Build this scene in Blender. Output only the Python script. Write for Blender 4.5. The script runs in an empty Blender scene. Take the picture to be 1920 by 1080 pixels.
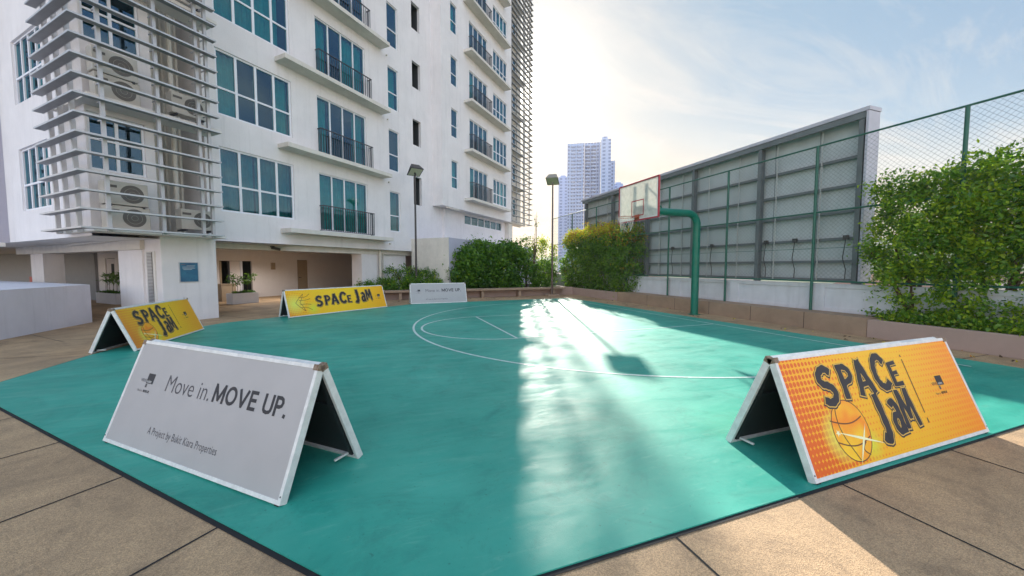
import bpy, bmesh, math, random
import numpy as np
from mathutils import Vector, Matrix
R = math.radians
random.seed(7); RNG = np.random.default_rng(11)
SC = bpy.context.scene
COL = SC.collection

# ------------------------------------------------------------------ camera
YAW, PITCH, EYE = R(19.81), R(3.35), 1.58
fw = Vector((math.sin(YAW)*math.cos(PITCH), math.cos(YAW)*math.cos(PITCH), -math.sin(PITCH)))
rt = Vector((math.cos(YAW), -math.sin(YAW), 0)); up = rt.cross(fw)
cd = bpy.data.cameras.new('camera'); cd.sensor_width = 36; cd.lens = 36*689.5/1920
cd.clip_start = .05; cd.clip_end = 6000
cam = bpy.data.objects.new('camera', cd); COL.objects.link(cam)
cam.matrix_world = Matrix(((rt.x, up.x, -fw.x, 0), (rt.y, up.y, -fw.y, 0), (rt.z, up.z, -fw.z, EYE), (0, 0, 0, 1)))
SC.camera = cam

# ------------------------------------------------------------------ sun and sky
SUN_AZ, SUN_EL = R(20.8), R(24.0)          # azimuth clockwise from +Y
sd = Vector((math.sin(SUN_AZ)*math.cos(SUN_EL), math.cos(SUN_AZ)*math.cos(SUN_EL), math.sin(SUN_EL)))
ld = bpy.data.lights.new('sun', 'SUN'); ld.energy = 5.0; ld.angle = R(.8); ld.color = (1, .93, .82)
lo = bpy.data.objects.new('sun', ld); COL.objects.link(lo)
lo.rotation_euler = sd.to_track_quat('Z', 'Y').to_euler(); lo.location = (0, 0, 40)

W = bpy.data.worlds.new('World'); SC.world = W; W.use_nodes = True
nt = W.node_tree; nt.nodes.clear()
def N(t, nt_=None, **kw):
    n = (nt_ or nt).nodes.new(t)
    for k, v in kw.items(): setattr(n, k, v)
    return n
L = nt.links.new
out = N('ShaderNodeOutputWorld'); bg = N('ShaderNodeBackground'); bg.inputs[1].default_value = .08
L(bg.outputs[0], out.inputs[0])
sky = N('ShaderNodeTexSky', sky_type='NISHITA', sun_disc=False, sun_elevation=SUN_EL, sun_rotation=SUN_AZ,
        altitude=50, air_density=1.0, dust_density=1.2, ozone_density=1.6)
tc = N('ShaderNodeTexCoord'); sep = N('ShaderNodeSeparateXYZ'); L(tc.outputs['Generated'], sep.inputs[0])
def ramp(nt_, stops, interp='LINEAR'):
    r = nt_.nodes.new('ShaderNodeValToRGB'); r.color_ramp.interpolation = interp
    e = r.color_ramp.elements
    while len(e) < len(stops): e.new(.5)
    for i, (p, c) in enumerate(stops):
        e[i].position = p; e[i].color = tuple(c) + (1,) if len(c) == 3 else c
    return r
def math_(nt_, op, a, b=None, c=None, clamp=False):
    m = nt_.nodes.new('ShaderNodeMath'); m.operation = op; m.use_clamp = clamp
    for i, v in enumerate((a, b, c)):
        if v is None: continue
        if isinstance(v, (int, float)): m.inputs[i].default_value = v
        else: nt_.links.new(v, m.inputs[i])
    return m.outputs[0]
def mix_(nt_, fac, a, b, blend='MIX'):
    m = nt_.nodes.new('ShaderNodeMix'); m.data_type = 'RGBA'; m.blend_type = blend
    for i, v in ((0, fac), (6, a), (7, b)):
        if isinstance(v, (int, float)): m.inputs[i].default_value = v
        elif isinstance(v, tuple): m.inputs[i].default_value = v + (1,) if len(v) == 3 else v
        else: nt_.links.new(v, m.inputs[i])
    return m.outputs[2]
dt = N('ShaderNodeVectorMath', operation='DOT_PRODUCT'); L(tc.outputs['Generated'], dt.inputs[0]); dt.inputs[1].default_value = sd
near = math_(nt, 'MAXIMUM', dt.outputs['Value'], 0)
up_ = math_(nt, 'MULTIPLY', math_(nt, 'SUBTRACT', sep.outputs[2], .10), 4.2, clamp=True)
away = math_(nt, 'ADD', math_(nt, 'MULTIPLY', math_(nt, 'SUBTRACT', 1, near), 1.6), math_(nt, 'MULTIPLY', sep.outputs[2], .38))
uu = math_(nt, 'MULTIPLY', up_, away, clamp=True)
veil = ramp(nt, [(0, (1.02, .80, .55)), (.12, (.98, .86, .70)), (.20, (.74, .83, .88)), (.36, (.25, .55, .85)), (1, (.17, .44, .80))])
L(uu, veil.inputs[0])
# thin cloud: wispy stretched noise on a projected cloud plane
zc = math_(nt, 'MAXIMUM', sep.outputs[2], .06)
zc = math_(nt, 'ADD', zc, .12)
cx = math_(nt, 'DIVIDE', sep.outputs[0], zc); cy = math_(nt, 'DIVIDE', sep.outputs[1], zc)
cmb = N('ShaderNodeCombineXYZ'); L(cx, cmb.inputs[0]); L(cy, cmb.inputs[1])
mp = N('ShaderNodeMapping'); mp.inputs['Rotation'].default_value = (0, 0, R(28)); mp.inputs['Scale'].default_value = (.5, 1.25, 1)
L(cmb.outputs[0], mp.inputs[0])
cn = N('ShaderNodeTexNoise'); cn.inputs['Scale'].default_value = 1.25; cn.inputs['Detail'].default_value = 12; cn.inputs['Roughness'].default_value = .66; cn.inputs['Distortion'].default_value = 1.3
L(mp.outputs[0], cn.inputs['Vector'])
cr = ramp(nt, [(.46, (0, 0, 0)), (.66, (1, 1, 1))]); L(cn.outputs[0], cr.inputs[0])
g1 = math_(nt, 'POWER', near, 10); g2 = math_(nt, 'POWER', near, 90); g3 = math_(nt, 'POWER', near, 900)
veil_s = mix_(nt, math_(nt, 'MULTIPLY', g1, .30), veil.outputs[0], (.97, .88, .76))
cloudc = mix_(nt, math_(nt, 'MULTIPLY', cr.outputs[0], .75), veil_s, (1.12, 1.05, .98))
# sky behind the camera: unseen bright broken cloud deck, added to light shaded walls
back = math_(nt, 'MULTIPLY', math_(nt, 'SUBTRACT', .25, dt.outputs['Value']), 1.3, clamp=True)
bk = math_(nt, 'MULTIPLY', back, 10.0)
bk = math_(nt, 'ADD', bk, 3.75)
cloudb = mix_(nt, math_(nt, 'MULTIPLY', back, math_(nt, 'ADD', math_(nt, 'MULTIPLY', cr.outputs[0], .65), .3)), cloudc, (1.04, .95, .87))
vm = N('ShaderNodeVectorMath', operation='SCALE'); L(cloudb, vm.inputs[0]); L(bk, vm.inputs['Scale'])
glow = math_(nt, 'ADD', math_(nt, 'MULTIPLY', g2, 4.0), math_(nt, 'MULTIPLY', g3, 30))
gv = N('ShaderNodeVectorMath', operation='SCALE'); gv.inputs[0].default_value = (1, .93, .8); L(glow, gv.inputs['Scale'])
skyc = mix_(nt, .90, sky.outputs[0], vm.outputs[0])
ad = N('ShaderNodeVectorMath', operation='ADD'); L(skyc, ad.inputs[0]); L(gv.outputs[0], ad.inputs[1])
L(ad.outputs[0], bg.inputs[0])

SC.view_settings.view_transform = 'Standard'; SC.view_settings.look = 'None'
SC.view_settings.exposure = 1.25; SC.view_settings.gamma = 1; SC.view_settings.use_curve_mapping = False
SC.cycles.max_bounces = 8; SC.cycles.transparent_max_bounces = 16; SC.cycles.caustics_reflective = False

# ------------------------------------------------------------------ materials
MATS = {}
def mat(name, base=(.5, .5, .5), rough=.6, metal=0., var=.0, vscale=4., bump=0., bscale=40., spec=.5, col2=None, streak=0.):
    if name in MATS: return MATS[name]
    m = bpy.data.materials.new(name); m.use_nodes = True; t = m.node_tree
    b = t.nodes['Principled BSDF']
    b.inputs['Roughness'].default_value = rough; b.inputs['Metallic'].default_value = metal
    b.inputs['Specular IOR Level'].default_value = spec
    b.inputs['Base Color'].default_value = (*base, 1)
    tcx = t.nodes.new('ShaderNodeTexCoord')
    c = None
    if var or col2:
        n = t.nodes.new('ShaderNodeTexNoise'); n.inputs['Scale'].default_value = vscale; n.inputs['Detail'].default_value = 8; n.inputs['Roughness'].default_value = .65
        t.links.new(tcx.outputs['Object'], n.inputs['Vector'])
        c2 = col2 or tuple(x*(1-var) for x in base)
        r = ramp(t, [(.35, base), (.68, c2)]); t.links.new(n.outputs[0], r.inputs[0]); c = r.outputs[0]
    if streak:                                    # rain streaks running down the paint
        mpp = t.nodes.new('ShaderNodeMapping'); mpp.inputs['Scale'].default_value = (3.2, 3.2, .22)
        t.links.new(tcx.outputs['Object'], mpp.inputs[0])
        n = t.nodes.new('ShaderNodeTexNoise'); n.inputs['Scale'].default_value = 1.6; n.inputs['Detail'].default_value = 10; n.inputs['Roughness'].default_value = .7
        t.links.new(mpp.outputs[0], n.inputs['Vector'])
        r = ramp(t, [(.52, (0, 0, 0)), (.78, (1, 1, 1))]); t.links.new(n.outputs[0], r.inputs[0])
        c = mix_(t, math_(t, 'MULTIPLY', r.outputs[0], streak), c or (*base, 1), tuple(x*.52 for x in base))
    if c: t.links.new(c, b.inputs['Base Color'])
    if bump:
        n = t.nodes.new('ShaderNodeTexNoise'); n.inputs['Scale'].default_value = bscale; n.inputs['Detail'].default_value = 5
        t.links.new(tcx.outputs['Object'], n.inputs['Vector'])
        bp = t.nodes.new('ShaderNodeBump'); bp.inputs['Strength'].default_value = bump; bp.inputs['Distance'].default_value = .01
        t.links.new(n.outputs[0], bp.inputs['Height']); t.links.new(bp.outputs[0], b.inputs['Normal'])
    MATS[name] = m; return m

M_WALL = mat('white wall paint', (.82, .785, .79), .85, var=.10, vscale=.9, bump=.2, bscale=22, streak=.30)
M_WALL2 = mat('lavender grey wall paint', (.52, .50, .60), .85, var=.08, vscale=.8, streak=.25)
M_LOW = mat('parapet paint', (.70, .70, .78), .85, var=.10, vscale=1.2, bump=.15, bscale=25, streak=.3)
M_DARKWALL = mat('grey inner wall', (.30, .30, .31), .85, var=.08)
M_INNER = mat('inner corridor paint', (.84, .78, .76), .85, var=.05)
M_SOFFIT = mat('soffit paint', (.74, .71, .67), .9, var=.1, vscale=1.5)
M_SLAB = mat('ledge concrete paint', (.72, .68, .62), .88, var=.14, vscale=2.5, streak=.25)
M_FRAME = mat('white window frame', (.82, .83, .88), .4)
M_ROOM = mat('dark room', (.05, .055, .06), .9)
M_RAIL = mat('dark railing', (.045, .045, .055), .45)
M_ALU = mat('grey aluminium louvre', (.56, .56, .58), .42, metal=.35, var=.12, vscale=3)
M_BLADE = mat('shade-darkened blade grey', (.30, .30, .31), .5, metal=.2, var=.15, vscale=3)  # darker than the lips: underside shade put into the blade colour
M_AC = mat('ac casing', (.54, .51, .46), .55, var=.08, vscale=5)
M_GRILL = mat('ac fan grille', (.13, .12, .11), .6)
M_PIPE = mat('pvc pipe', (.66, .61, .54), .5, var=.12, vscale=3)
M_STEEL = mat('painted pole black', (.05, .045, .045), .45)
M_LAMPGLASS = mat('lamp glass', (.55, .58, .40), .12)
M_GREENP = mat('green pole paint', (.0, .155, .105), .33, var=.2, vscale=6)
M_GREENF = mat('green fence paint', (.02, .12, .085), .5, var=.2, vscale=5)
M_WIRE = mat('fence wire', (.10, .13, .13), .5)
M_RED = mat('red frame', (.42, .03, .05), .45, var=.2, vscale=9)
M_RIM = mat('rim orange', (.35, .08, .04), .5)
M_BBF = mat('billboard steel', (.15, .17, .18), .6, var=.25, vscale=3)
M_BBP = mat('billboard sheet', (.52, .56, .57), .7, var=.18, vscale=1.3, streak=.25)
M_BBS = mat('billboard side cladding', (.50, .49, .56), .55, var=.12, vscale=2)
M_ROD = mat('pale rod', (.40, .41, .40), .5)
M_CURB = mat('pebble wash bench', (.38, .265, .185), .85, var=.22, vscale=2, bump=.5, bscale=160)
M_PINK = mat('planter paint', (.42, .30, .255), .8, var=.12, vscale=2)
M_FW = mat('fence wall paint', (.66, .66, .70), .85, var=.12, vscale=2, streak=.35)
M_BLACK = mat('black gap', (.012, .012, .014), .8)
M_WLINE = mat('court line paint', (.62, .78, .74), .45, var=.28, vscale=9)
M_SIGNF = mat('sign white frame', (.78, .77, .75), .35, var=.22, vscale=14)
M_SIGNB = mat('sign dark backing', (.025, .032, .034), .6)
M_RUST = mat('rust corner', (.16, .09, .05), .8, col2=(.32, .26, .2), vscale=60)
M_SIGNW = mat('sign white face', (.43, .41, .41), .45, var=.10, vscale=1.5, bump=.5, bscale=2.2)
M_INK = mat('dark print', (.022, .020, .026), .5)
M_INKG = mat('grey print', (.075, .07, .08), .5)
M_LABELW = mat('white print', (.75, .75, .73), .5)
M_OUT = mat('yellow outline print', (.72, .44, .09), .5)
M_BARK = mat('bark', (.13, .08, .05), .9, var=.4, vscale=12, bump=.5)
M_SOIL = mat('soil', (.05, .035, .025), .95)
M_DOOR = mat('wood door', (.42, .32, .22), .6, var=.1)
M_DOORW = mat('pale door', (.66, .60, .60), .6)
M_POT = mat('white planter paint', (.74, .72, .74), .8, var=.06)
M_REDV = mat('red valve', (.45, .05, .04), .5)
M_PLQ = mat('blue board', (.03, .09, .19), .35, col2=(.05, .20, .30), vscale=4)
M_ACR = None

def foliage_mat(name, c1, c2, scale=2.2, trans=.35):
    m = bpy.data.materials.new(name); m.use_nodes = True; t = m.node_tree
    b = t.nodes['Principled BSDF']; o = t.nodes['Material Output']
    b.inputs['Roughness'].default_value = .42
    tcx = t.nodes.new('ShaderNodeTexCoord'); n = t.nodes.new('ShaderNodeTexNoise'); n.inputs['Scale'].default_value = scale; n.inputs['Detail'].default_value = 6; n.inputs['Roughness'].default_value = .8
    t.links.new(tcx.outputs['Object'], n.inputs['Vector'])
    r = ramp(t, [(.32, c1), (.68, c2)]); t.links.new(n.outputs[0], r.inputs[0])
    t.links.new(r.outputs[0], b.inputs['Base Color'])
    tr = t.nodes.new('ShaderNodeBsdfTranslucent')
    br = mix_(t, .35, r.outputs[0], (.25, .48, .03), 'MIX'); t.links.new(br, tr.inputs[0])
    mx = t.nodes.new('ShaderNodeMixShader'); mx.inputs[0].default_value = trans
    t.links.new(b.outputs[0], mx.inputs[1]); t.links.new(tr.outputs[0], mx.inputs[2]); t.links.new(mx.outputs[0], o.inputs[0])
    return m
F_MID = foliage_mat('leaf mid green', (.085, .21, .02), (.22, .40, .04), trans=.5)
F_DARK = foliage_mat('leaf dark green', (.035, .10, .02), (.08, .20, .03), trans=.35)
F_LIME = foliage_mat('leaf lime', (.32, .46, .02), (.50, .62, .04), trans=.5)
F_YEL = foliage_mat('leaf yellow', (.68, .58, .03), (.80, .62, .05), trans=.5)
F_ORG = foliage_mat('leaf copper', (.42, .14, .04), (.58, .24, .06), trans=.4)

def glass_mat(name, tint, base_refl=.18):
    m = bpy.data.materials.new(name); m.use_nodes = True; t = m.node_tree; t.nodes.clear()
    o = t.nodes.new('ShaderNodeOutputMaterial')
    tr = t.nodes.new('ShaderNodeBsdfTransparent'); tr.inputs[0].default_value = (*tint, 1)
    gl = t.nodes.new('ShaderNodeBsdfGlossy'); gl.inputs['Roughness'].default_value = .03; gl.inputs[0].default_value = (.45, .70, .92, 1)
    lw = t.nodes.new('ShaderNodeLayerWeight'); lw.inputs[0].default_value = .35
    tcx = t.nodes.new('ShaderNodeTexCoord'); n = t.nodes.new('ShaderNodeTexNoise'); n.inputs['Scale'].default_value = .9; n.inputs['Detail'].default_value = 2
    t.links.new(tcx.outputs['Object'], n.inputs['Vector'])
    bp = t.nodes.new('ShaderNodeBump'); bp.inputs['Strength'].default_value = .12; bp.inputs['Distance'].default_value = .05
    t.links.new(n.outputs[0], bp.inputs['Height']); t.links.new(bp.outputs[0], gl.inputs['Normal'])
    f = math_(t, 'ADD', math_(t, 'MULTIPLY', lw.outputs['Facing'], .30), base_refl, clamp=True)
    mx = t.nodes.new('ShaderNodeMixShader'); t.links.new(f, mx.inputs[0])
    t.links.new(tr.outputs[0], mx.inputs[1]); t.links.new(gl.outputs[0], mx.inputs[2]); t.links.new(mx.outputs[0], o.inputs[0])
    return m
M_GLASS = glass_mat('teal window glass', (.03, .48, .46), .13)
M_CLEAR = glass_mat('clear acrylic', (.80, .82, .78), .06)
M_CURT = mat('curtain cloth', (.62, .74, .70), .9, var=.25, vscale=3)
M_CURT2 = mat('grey curtain cloth', (.36, .42, .42), .9, var=.35, vscale=2)
M_CURT3 = mat('cream curtain cloth', (.85, .84, .72), .9, var=.3, vscale=2)
def emis(name, col, s):
    m = bpy.data.materials.new(name); m.use_nodes = True
    b = m.node_tree.nodes['Principled BSDF']; b.inputs['Emission Color'].default_value = (*col, 1); b.inputs['Emission Strength'].default_value = s
    return m
M_DOWN = emis('lit downlight', (1, .95, .85), 6)

# court paint: glossy rolled acrylic with scuffs
def court_mat():
    m = bpy.data.materials.new('court acrylic'); m.use_nodes = True; t = m.node_tree; b = t.nodes['Principled BSDF']
    tcx = t.nodes.new('ShaderNodeTexCoord')
    def noise(s, d, ro, vec=None, dist=0):
        n = t.nodes.new('ShaderNodeTexNoise'); n.inputs['Scale'].default_value = s; n.inputs['Detail'].default_value = d; n.inputs['Roughness'].default_value = ro; n.inputs['Distortion'].default_value = dist
        t.links.new(vec or tcx.outputs['Object'], n.inputs['Vector']); return n.outputs[0]
    a = ramp(t, [(.3, (.010, .255, .195)), (.7, (.060, .43, .33))]); t.links.new(noise(.55, 8, .6), a.inputs[0])
    mpp = t.nodes.new('ShaderNodeMapping'); mpp.inputs['Scale'].default_value = (1, 4.5, 1); mpp.inputs['Rotation'].default_value = (0, 0, R(-20)); t.links.new(tcx.outputs['Object'], mpp.inputs[0])
    sc = ramp(t, [(.56, (0, 0, 0)), (.74, (1, 1, 1))]); t.links.new(noise(2.3, 9, .72, mpp.outputs[0], 1.2), sc.inputs[0])
    c = mix_(t, math_(t, 'MULTIPLY', sc.outputs[0], .42), a.outputs[0], (.20, .48, .38))
    sp = ramp(t, [(.68, (0, 0, 0)), (.75, (1, 1, 1))]); t.links.new(noise(38, 3, .5), sp.inputs[0])
    st_ = ramp(t, [(.50, (0, 0, 0)), (.66, (1, 1, 1))]); t.links.new(noise(.9, 10, .78, None, 2.0), st_.inputs[0])
    c = mix_(t, math_(t, 'MULTIPLY', st_.outputs[0], .38), c, (.008, .15, .12))
    du = ramp(t, [(.60, (0, 0, 0)), (.80, (1, 1, 1))]); t.links.new(noise(6, 10, .8, None, 3.0), du.inputs[0])
    c = mix_(t, math_(t, 'MULTIPLY', du.outputs[0], .55), c, (.26, .44, .36))
    c = mix_(t, math_(t, 'MULTIPLY', sp.outputs[0], .45), c, (.01, .10, .09))
    t.links.new(c, b.inputs['Base Color'])
    rr = ramp(t, [(.3, (.40, .40, .40)), (.7, (.66, .66, .66))]); t.links.new(noise(1.1, 9, .7, mpp.outputs[0], .8), rr.inputs[0])
    t.links.new(rr.outputs[0], b.inputs['Roughness']); b.inputs['Specular IOR Level'].default_value = .46
    bp = t.nodes.new('ShaderNodeBump'); bp.inputs['Strength'].default_value = .35; bp.inputs['Distance'].default_value = .004
    t.links.new(math_(t, 'ADD', math_(t, 'ADD', noise(14, 7, .7), math_(t, 'MULTIPLY', noise(170, 2, .6), .35)), math_(t, 'MULTIPLY', noise(1.6, 4, .6), .9)), bp.inputs['Height'])
    t.links.new(bp.outputs[0], b.inputs['Normal'])
    return m
def deck_mat():
    m = bpy.data.materials.new('pebble wash deck'); m.use_nodes = True; t = m.node_tree; b = t.nodes['Principled BSDF']
    tcx = t.nodes.new('ShaderNodeTexCoord')
    def noise(s, d, ro, vec=None, dist=0):
        n = t.nodes.new('ShaderNodeTexNoise'); n.inputs['Scale'].default_value = s; n.inputs['Detail'].default_value = d; n.inputs['Roughness'].default_value = ro; n.inputs['Distortion'].default_value = dist
        t.links.new(vec or tcx.outputs['Object'], n.inputs['Vector']); return n.outputs[0]
    a = ramp(t, [(.3, (.56, .385, .23)), (.7, (.31, .215, .135))]); t.links.new(noise(.8, 9, .65, dist=.6), a.inputs[0])
    v = t.nodes.new('ShaderNodeTexVoronoi'); v.inputs['Scale'].default_value = 190; t.links.new(tcx.outputs['Object'], v.inputs['Vector'])
    pr = ramp(t, [(0, (.70, .67, .62)), (.5, (1, 1, 1)), (1, (1.32, 1.28, 1.2))])
    sv = t.nodes.new('ShaderNodeSeparateColor'); t.links.new(v.outputs['Color'], sv.inputs[0]); t.links.new(sv.outputs[0], pr.inputs[0])
    c = mix_(t, .95, a.outputs[0], pr.outputs[0], 'MULTIPLY')
    sc = ramp(t, [(.5, (0, 0, 0)), (.72, (1, 1, 1))]); t.links.new(noise(1.7, 10, .75, dist=1.5), sc.inputs[0])
    c = mix_(t, math_(t, 'MULTIPLY', sc.outputs[0], .6), c, (.14, .10, .07))
    t.links.new(c, b.inputs['Base Color']); b.inputs['Roughness'].default_value = .72; b.inputs['Specular IOR Level'].default_value = .35
    bp = t.nodes.new('ShaderNodeBump'); bp.inputs['Strength'].default_value = .5; bp.inputs['Distance'].default_value = .004
    t.links.new(v.outputs['Distance'], bp.inputs['Height']); t.links.new(bp.outputs[0], b.inputs['Normal'])
    return m
M_COURT = court_mat(); M_DECK = deck_mat()

# ------------------------------------------------------------------ helpers
S2 = math.sqrt(.5)
K = 1.031
def ident(a, b, c): return (a, b, c)
def st(S, T, z): return ((S+T)*S2, (S-T)*S2, z)          # building frame: S along the facade, T out of it
class MB:
    def __init__(s, f=ident): s.v = []; s.f = []; s.m = []; s.fn = f; s.mats = []
    def mi(s, m):
        if m not in s.mats: s.mats.append(m)
        return s.mats.index(m)
    def poly(s, pts, m, f=None):
        k = len(s.v); fn = f or s.fn
        s.v += [fn(*p) for p in pts]; s.f.append(list(range(k, k+len(pts)))); s.m.append(s.mi(m))
    def box(s, a0, a1, b0, b1, c0, c1, m, f=None):
        k = len(s.v); fn = f or s.fn
        for c in (c0, c1):
            for b in (b0, b1):
                for a in (a0, a1): s.v.append(fn(a, b, c))
        for q in ((0, 2, 3, 1), (4, 5, 7, 6), (0, 1, 5, 4), (2, 6, 7, 3), (0, 4, 6, 2), (1, 3, 7, 5)):
            s.f.append([k+i for i in q]); s.m.append(s.mi(m))
    def tube(s, pts, r, m, n=10, caps=True, f=None):
        fn = f or s.fn; P = [Vector(fn(*p)) for p in pts]; rs = r if isinstance(r, (list, tuple)) else [r]*len(P)
        k0 = len(s.v); prev = None
        for i, p in enumerate(P):
            d = (P[min(i+1, len(P)-1)] - P[max(i-1, 0)]).normalized()
            if prev is None: x = d.orthogonal().normalized()
            else: x = (prev - d*prev.dot(d)).normalized()
            prev = x; y = d.cross(x)
            for j in range(n):
                a = 2*math.pi*j/n; s.v.append(tuple(p + (x*math.cos(a) + y*math.sin(a))*rs[i]))
        for i in range(len(P)-1):
            for j in range(n):
                a = k0+i*n+j; b = k0+i*n+(j+1) % n
                s.f.append([a, b, b+n, a+n]); s.m.append(s.mi(m))
        if caps:
            s.f.append([k0+j for j in range(n)][::-1]); s.m.append(s.mi(m))
            s.f.append([k0+(len(P)-1)*n+j for j in range(n)]); s.m.append(s.mi(m))
    def build(s, name, parent=None, smooth=False, loc=None, fix=True, bevel=0):
        me = bpy.data.meshes.new(name)
        o0 = Vector(loc) if loc is not None else Vector((0, 0, 0))
        me.from_pydata([tuple(Vector(v)-o0) for v in s.v], [], s.f)
        for m in s.mats: me.materials.append(m)
        me.polygons.foreach_set('material_index', s.m)
        if fix:
            bm = bmesh.new(); bm.from_mesh(me); bmesh.ops.recalc_face_normals(bm, faces=bm.faces); bm.to_mesh(me); bm.free()
        if smooth:
            for p in me.polygons: p.use_smooth = True
            me.set_sharp_from_angle(angle=R(40))
        me.update()
        o = bpy.data.objects.new(name, me); COL.objects.link(o)
        if loc is not None: o.location = o0
        if bevel:
            b = o.modifiers.new('bevel', 'BEVEL'); b.width = bevel; b.segments = 2; b.limit_method = 'ANGLE'
        if parent is not None:
            o.parent = parent; o.matrix_parent_inverse = parent_inv(parent)
        return o
def wmat(o):
    m = Matrix.LocRotScale(o.location, o.rotation_euler, o.scale)
    return wmat(o.parent) @ (o.matrix_parent_inverse @ m) if o.parent else m
def parent_inv(p): return wmat(p).inverted()
def root(name, label, cat, loc=(0, 0, 0), rz=0, group=None):
    o = bpy.data.objects.new(name, None); COL.objects.link(o); o.location = loc; o.rotation_euler = (0, 0, rz); o.empty_display_size = .2
    o['label'] = label; o['category'] = cat
    if group: o['group'] = group
    return o
def tag(o, label=None, cat=None, group=None, kind=None):
    if label: o['label'] = label
    if cat: o['category'] = cat
    if group: o['group'] = group
    if kind: o['kind'] = kind
    return o
def local(m):                                             # MB function working in an object's local frame
    return lambda a, b, c: tuple(m @ Vector((a, b, c)))

# ------------------------------------------------------------------ ground, deck, court
b = MB(); b.poly([(-520, -200, -14), (660, -200, -14), (660, 660, -14), (-520, 660, -14)], mat('distant land', (.10, .12, .09), .9, col2=(.17, .17, .15), vscale=.02))
tag(b.build('ground'), kind='structure')
b = MB(); b.box(-42, 12.1, -14, 60, -1.2, 0, M_DECK)
tag(b.build('deck'), kind='structure')
# joints between the deck slabs
b = MB(); w = .007
def strip(mb, p, q, w, z0, z1, m):
    p = Vector(p); q = Vector(q); d = (q-p).normalized(); n = Vector((-d.y, d.x))*w
    pts = [p+n, p-n, q-n, q+n]
    mb.poly([(x.x, x.y, z1) for x in pts], m)
for x in (1.6, 3.13, 4.6, 6.1, 7.6, 9.1): strip(b, (x, 1.62), (x-.02, -6), w, 0, .003, M_BLACK)
for d in (-3.57, -5.36, -7.15, -8.95, -10.9):
    strip(b, ((1.7+d)/2, (1.7-d)/2), ((-8+d)/2, (-8-d)/2), w, 0, .003, M_BLACK)
strip(b, (.06, 1.62), (-1.2, -3.4), w, 0, .003, M_BLACK)
for y in (1.9, 3.23, 4.6, 6.3, 7.75, 9.2, 10.7, 12.2, 13.7, 15.2): strip(b, (9.2, y), (10.24, y), w, 0, .003, M_BLACK)
for x in (1.3, 3.3, 5.3, 7.3): strip(b, (x, 16.2), (x, 17.9), w, 0, .003, M_BLACK)
for i in range(9):
    S = 1+i*1.9; strip(b, st(S, -11.7, 0)[:2], st(S, -20, 0)[:2], w, 0, .003, M_BLACK)
for T in (-12.4, -14.2, -16.2): strip(b, st(0, T, 0)[:2], st(16, T, 0)[:2], w, 0, .003, M_BLACK)
for i in range(5):
    strip(b, (-4.9, 7+i*1.8), (-7.7, 7+i*1.8), w, 0, .003, M_BLACK)
tag(b.build('deck_joints', fix=False), kind='structure')
court = [(.06, 1.64), (9.32, 1.64), (9.28, 4.5), (9.15, 7.8), (8.85, 16.2), (3.6, 16.05), (1.2, 15.75), (.1, 14.95), (-2.95, 13.2), (-4.1, 12.3), (-4.42, 11.7), (-4.86, 8.6), (-4.88, 6.6)]
cc = Vector((3, 8))
def grow(p, d): v = Vector(p)-cc; v = v + v.normalized()*d; return (cc.x+v.x, cc.y+v.y)
b = MB(); b.poly([(*grow(p, .035), .004) for p in court], M_BLACK); tag(b.build('court_gap_strip', fix=False), kind='structure')
b = MB(); b.poly([(*p, .012) for p in court], M_COURT)
for i in range(len(court)):
    p, q = court[i], court[(i+1) % len(court)]; b.poly([(*p, .001), (*q, .001), (*q, .012), (*p, .012)], M_COURT)
tag(b.build('court', fix=False), kind='structure')
# painted lines
b = MB(); z = .016; lw = .026
def arc(cx, cy, r, a0, a1, n=60):
    for i in range(n):
        t0, t1 = a0+(a1-a0)*i/n, a0+(a1-a0)*(i+1)/n
        b.poly([(cx+(r-lw)*math.cos(t0), cy+(r-lw)*math.sin(t0), z), (cx+(r+lw)*math.cos(t0), cy+(r+lw)*math.sin(t0), z),
                (cx+(r+lw)*math.cos(t1), cy+(r+lw)*math.sin(t1), z), (cx+(r-lw)*math.cos(t1), cy+(r-lw)*math.sin(t1), z)], M_WLINE)
arc(6.42, 9.12, 5.65, R(100), R(262), 90)
strip(b, (5.63, 3.525), (8.6, 3.5), lw, 0, z, M_WLINE); strip(b, (5.44, 14.685), (8.35, 14.75), lw, 0, z, M_WLINE)
arc(2.8, 9.28, 1.83, R(90), R(270), 50)
strip(b, (2.8, 7.45), (2.8, 11.11), lw, 0, z+.003, M_WLINE)
strip(b, (2.8, 7.45), (8.55, 7.5), lw, 0, z, M_WLINE); strip(b, (2.8, 11.11), (8.45, 11.06), lw, 0, z, M_WLINE)
strip(b, (8.68, 2.9), (8.3, 15.6), lw, 0, z+.003, M_WLINE)
tag(b.build('court_lines', fix=False), kind='structure')

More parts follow.
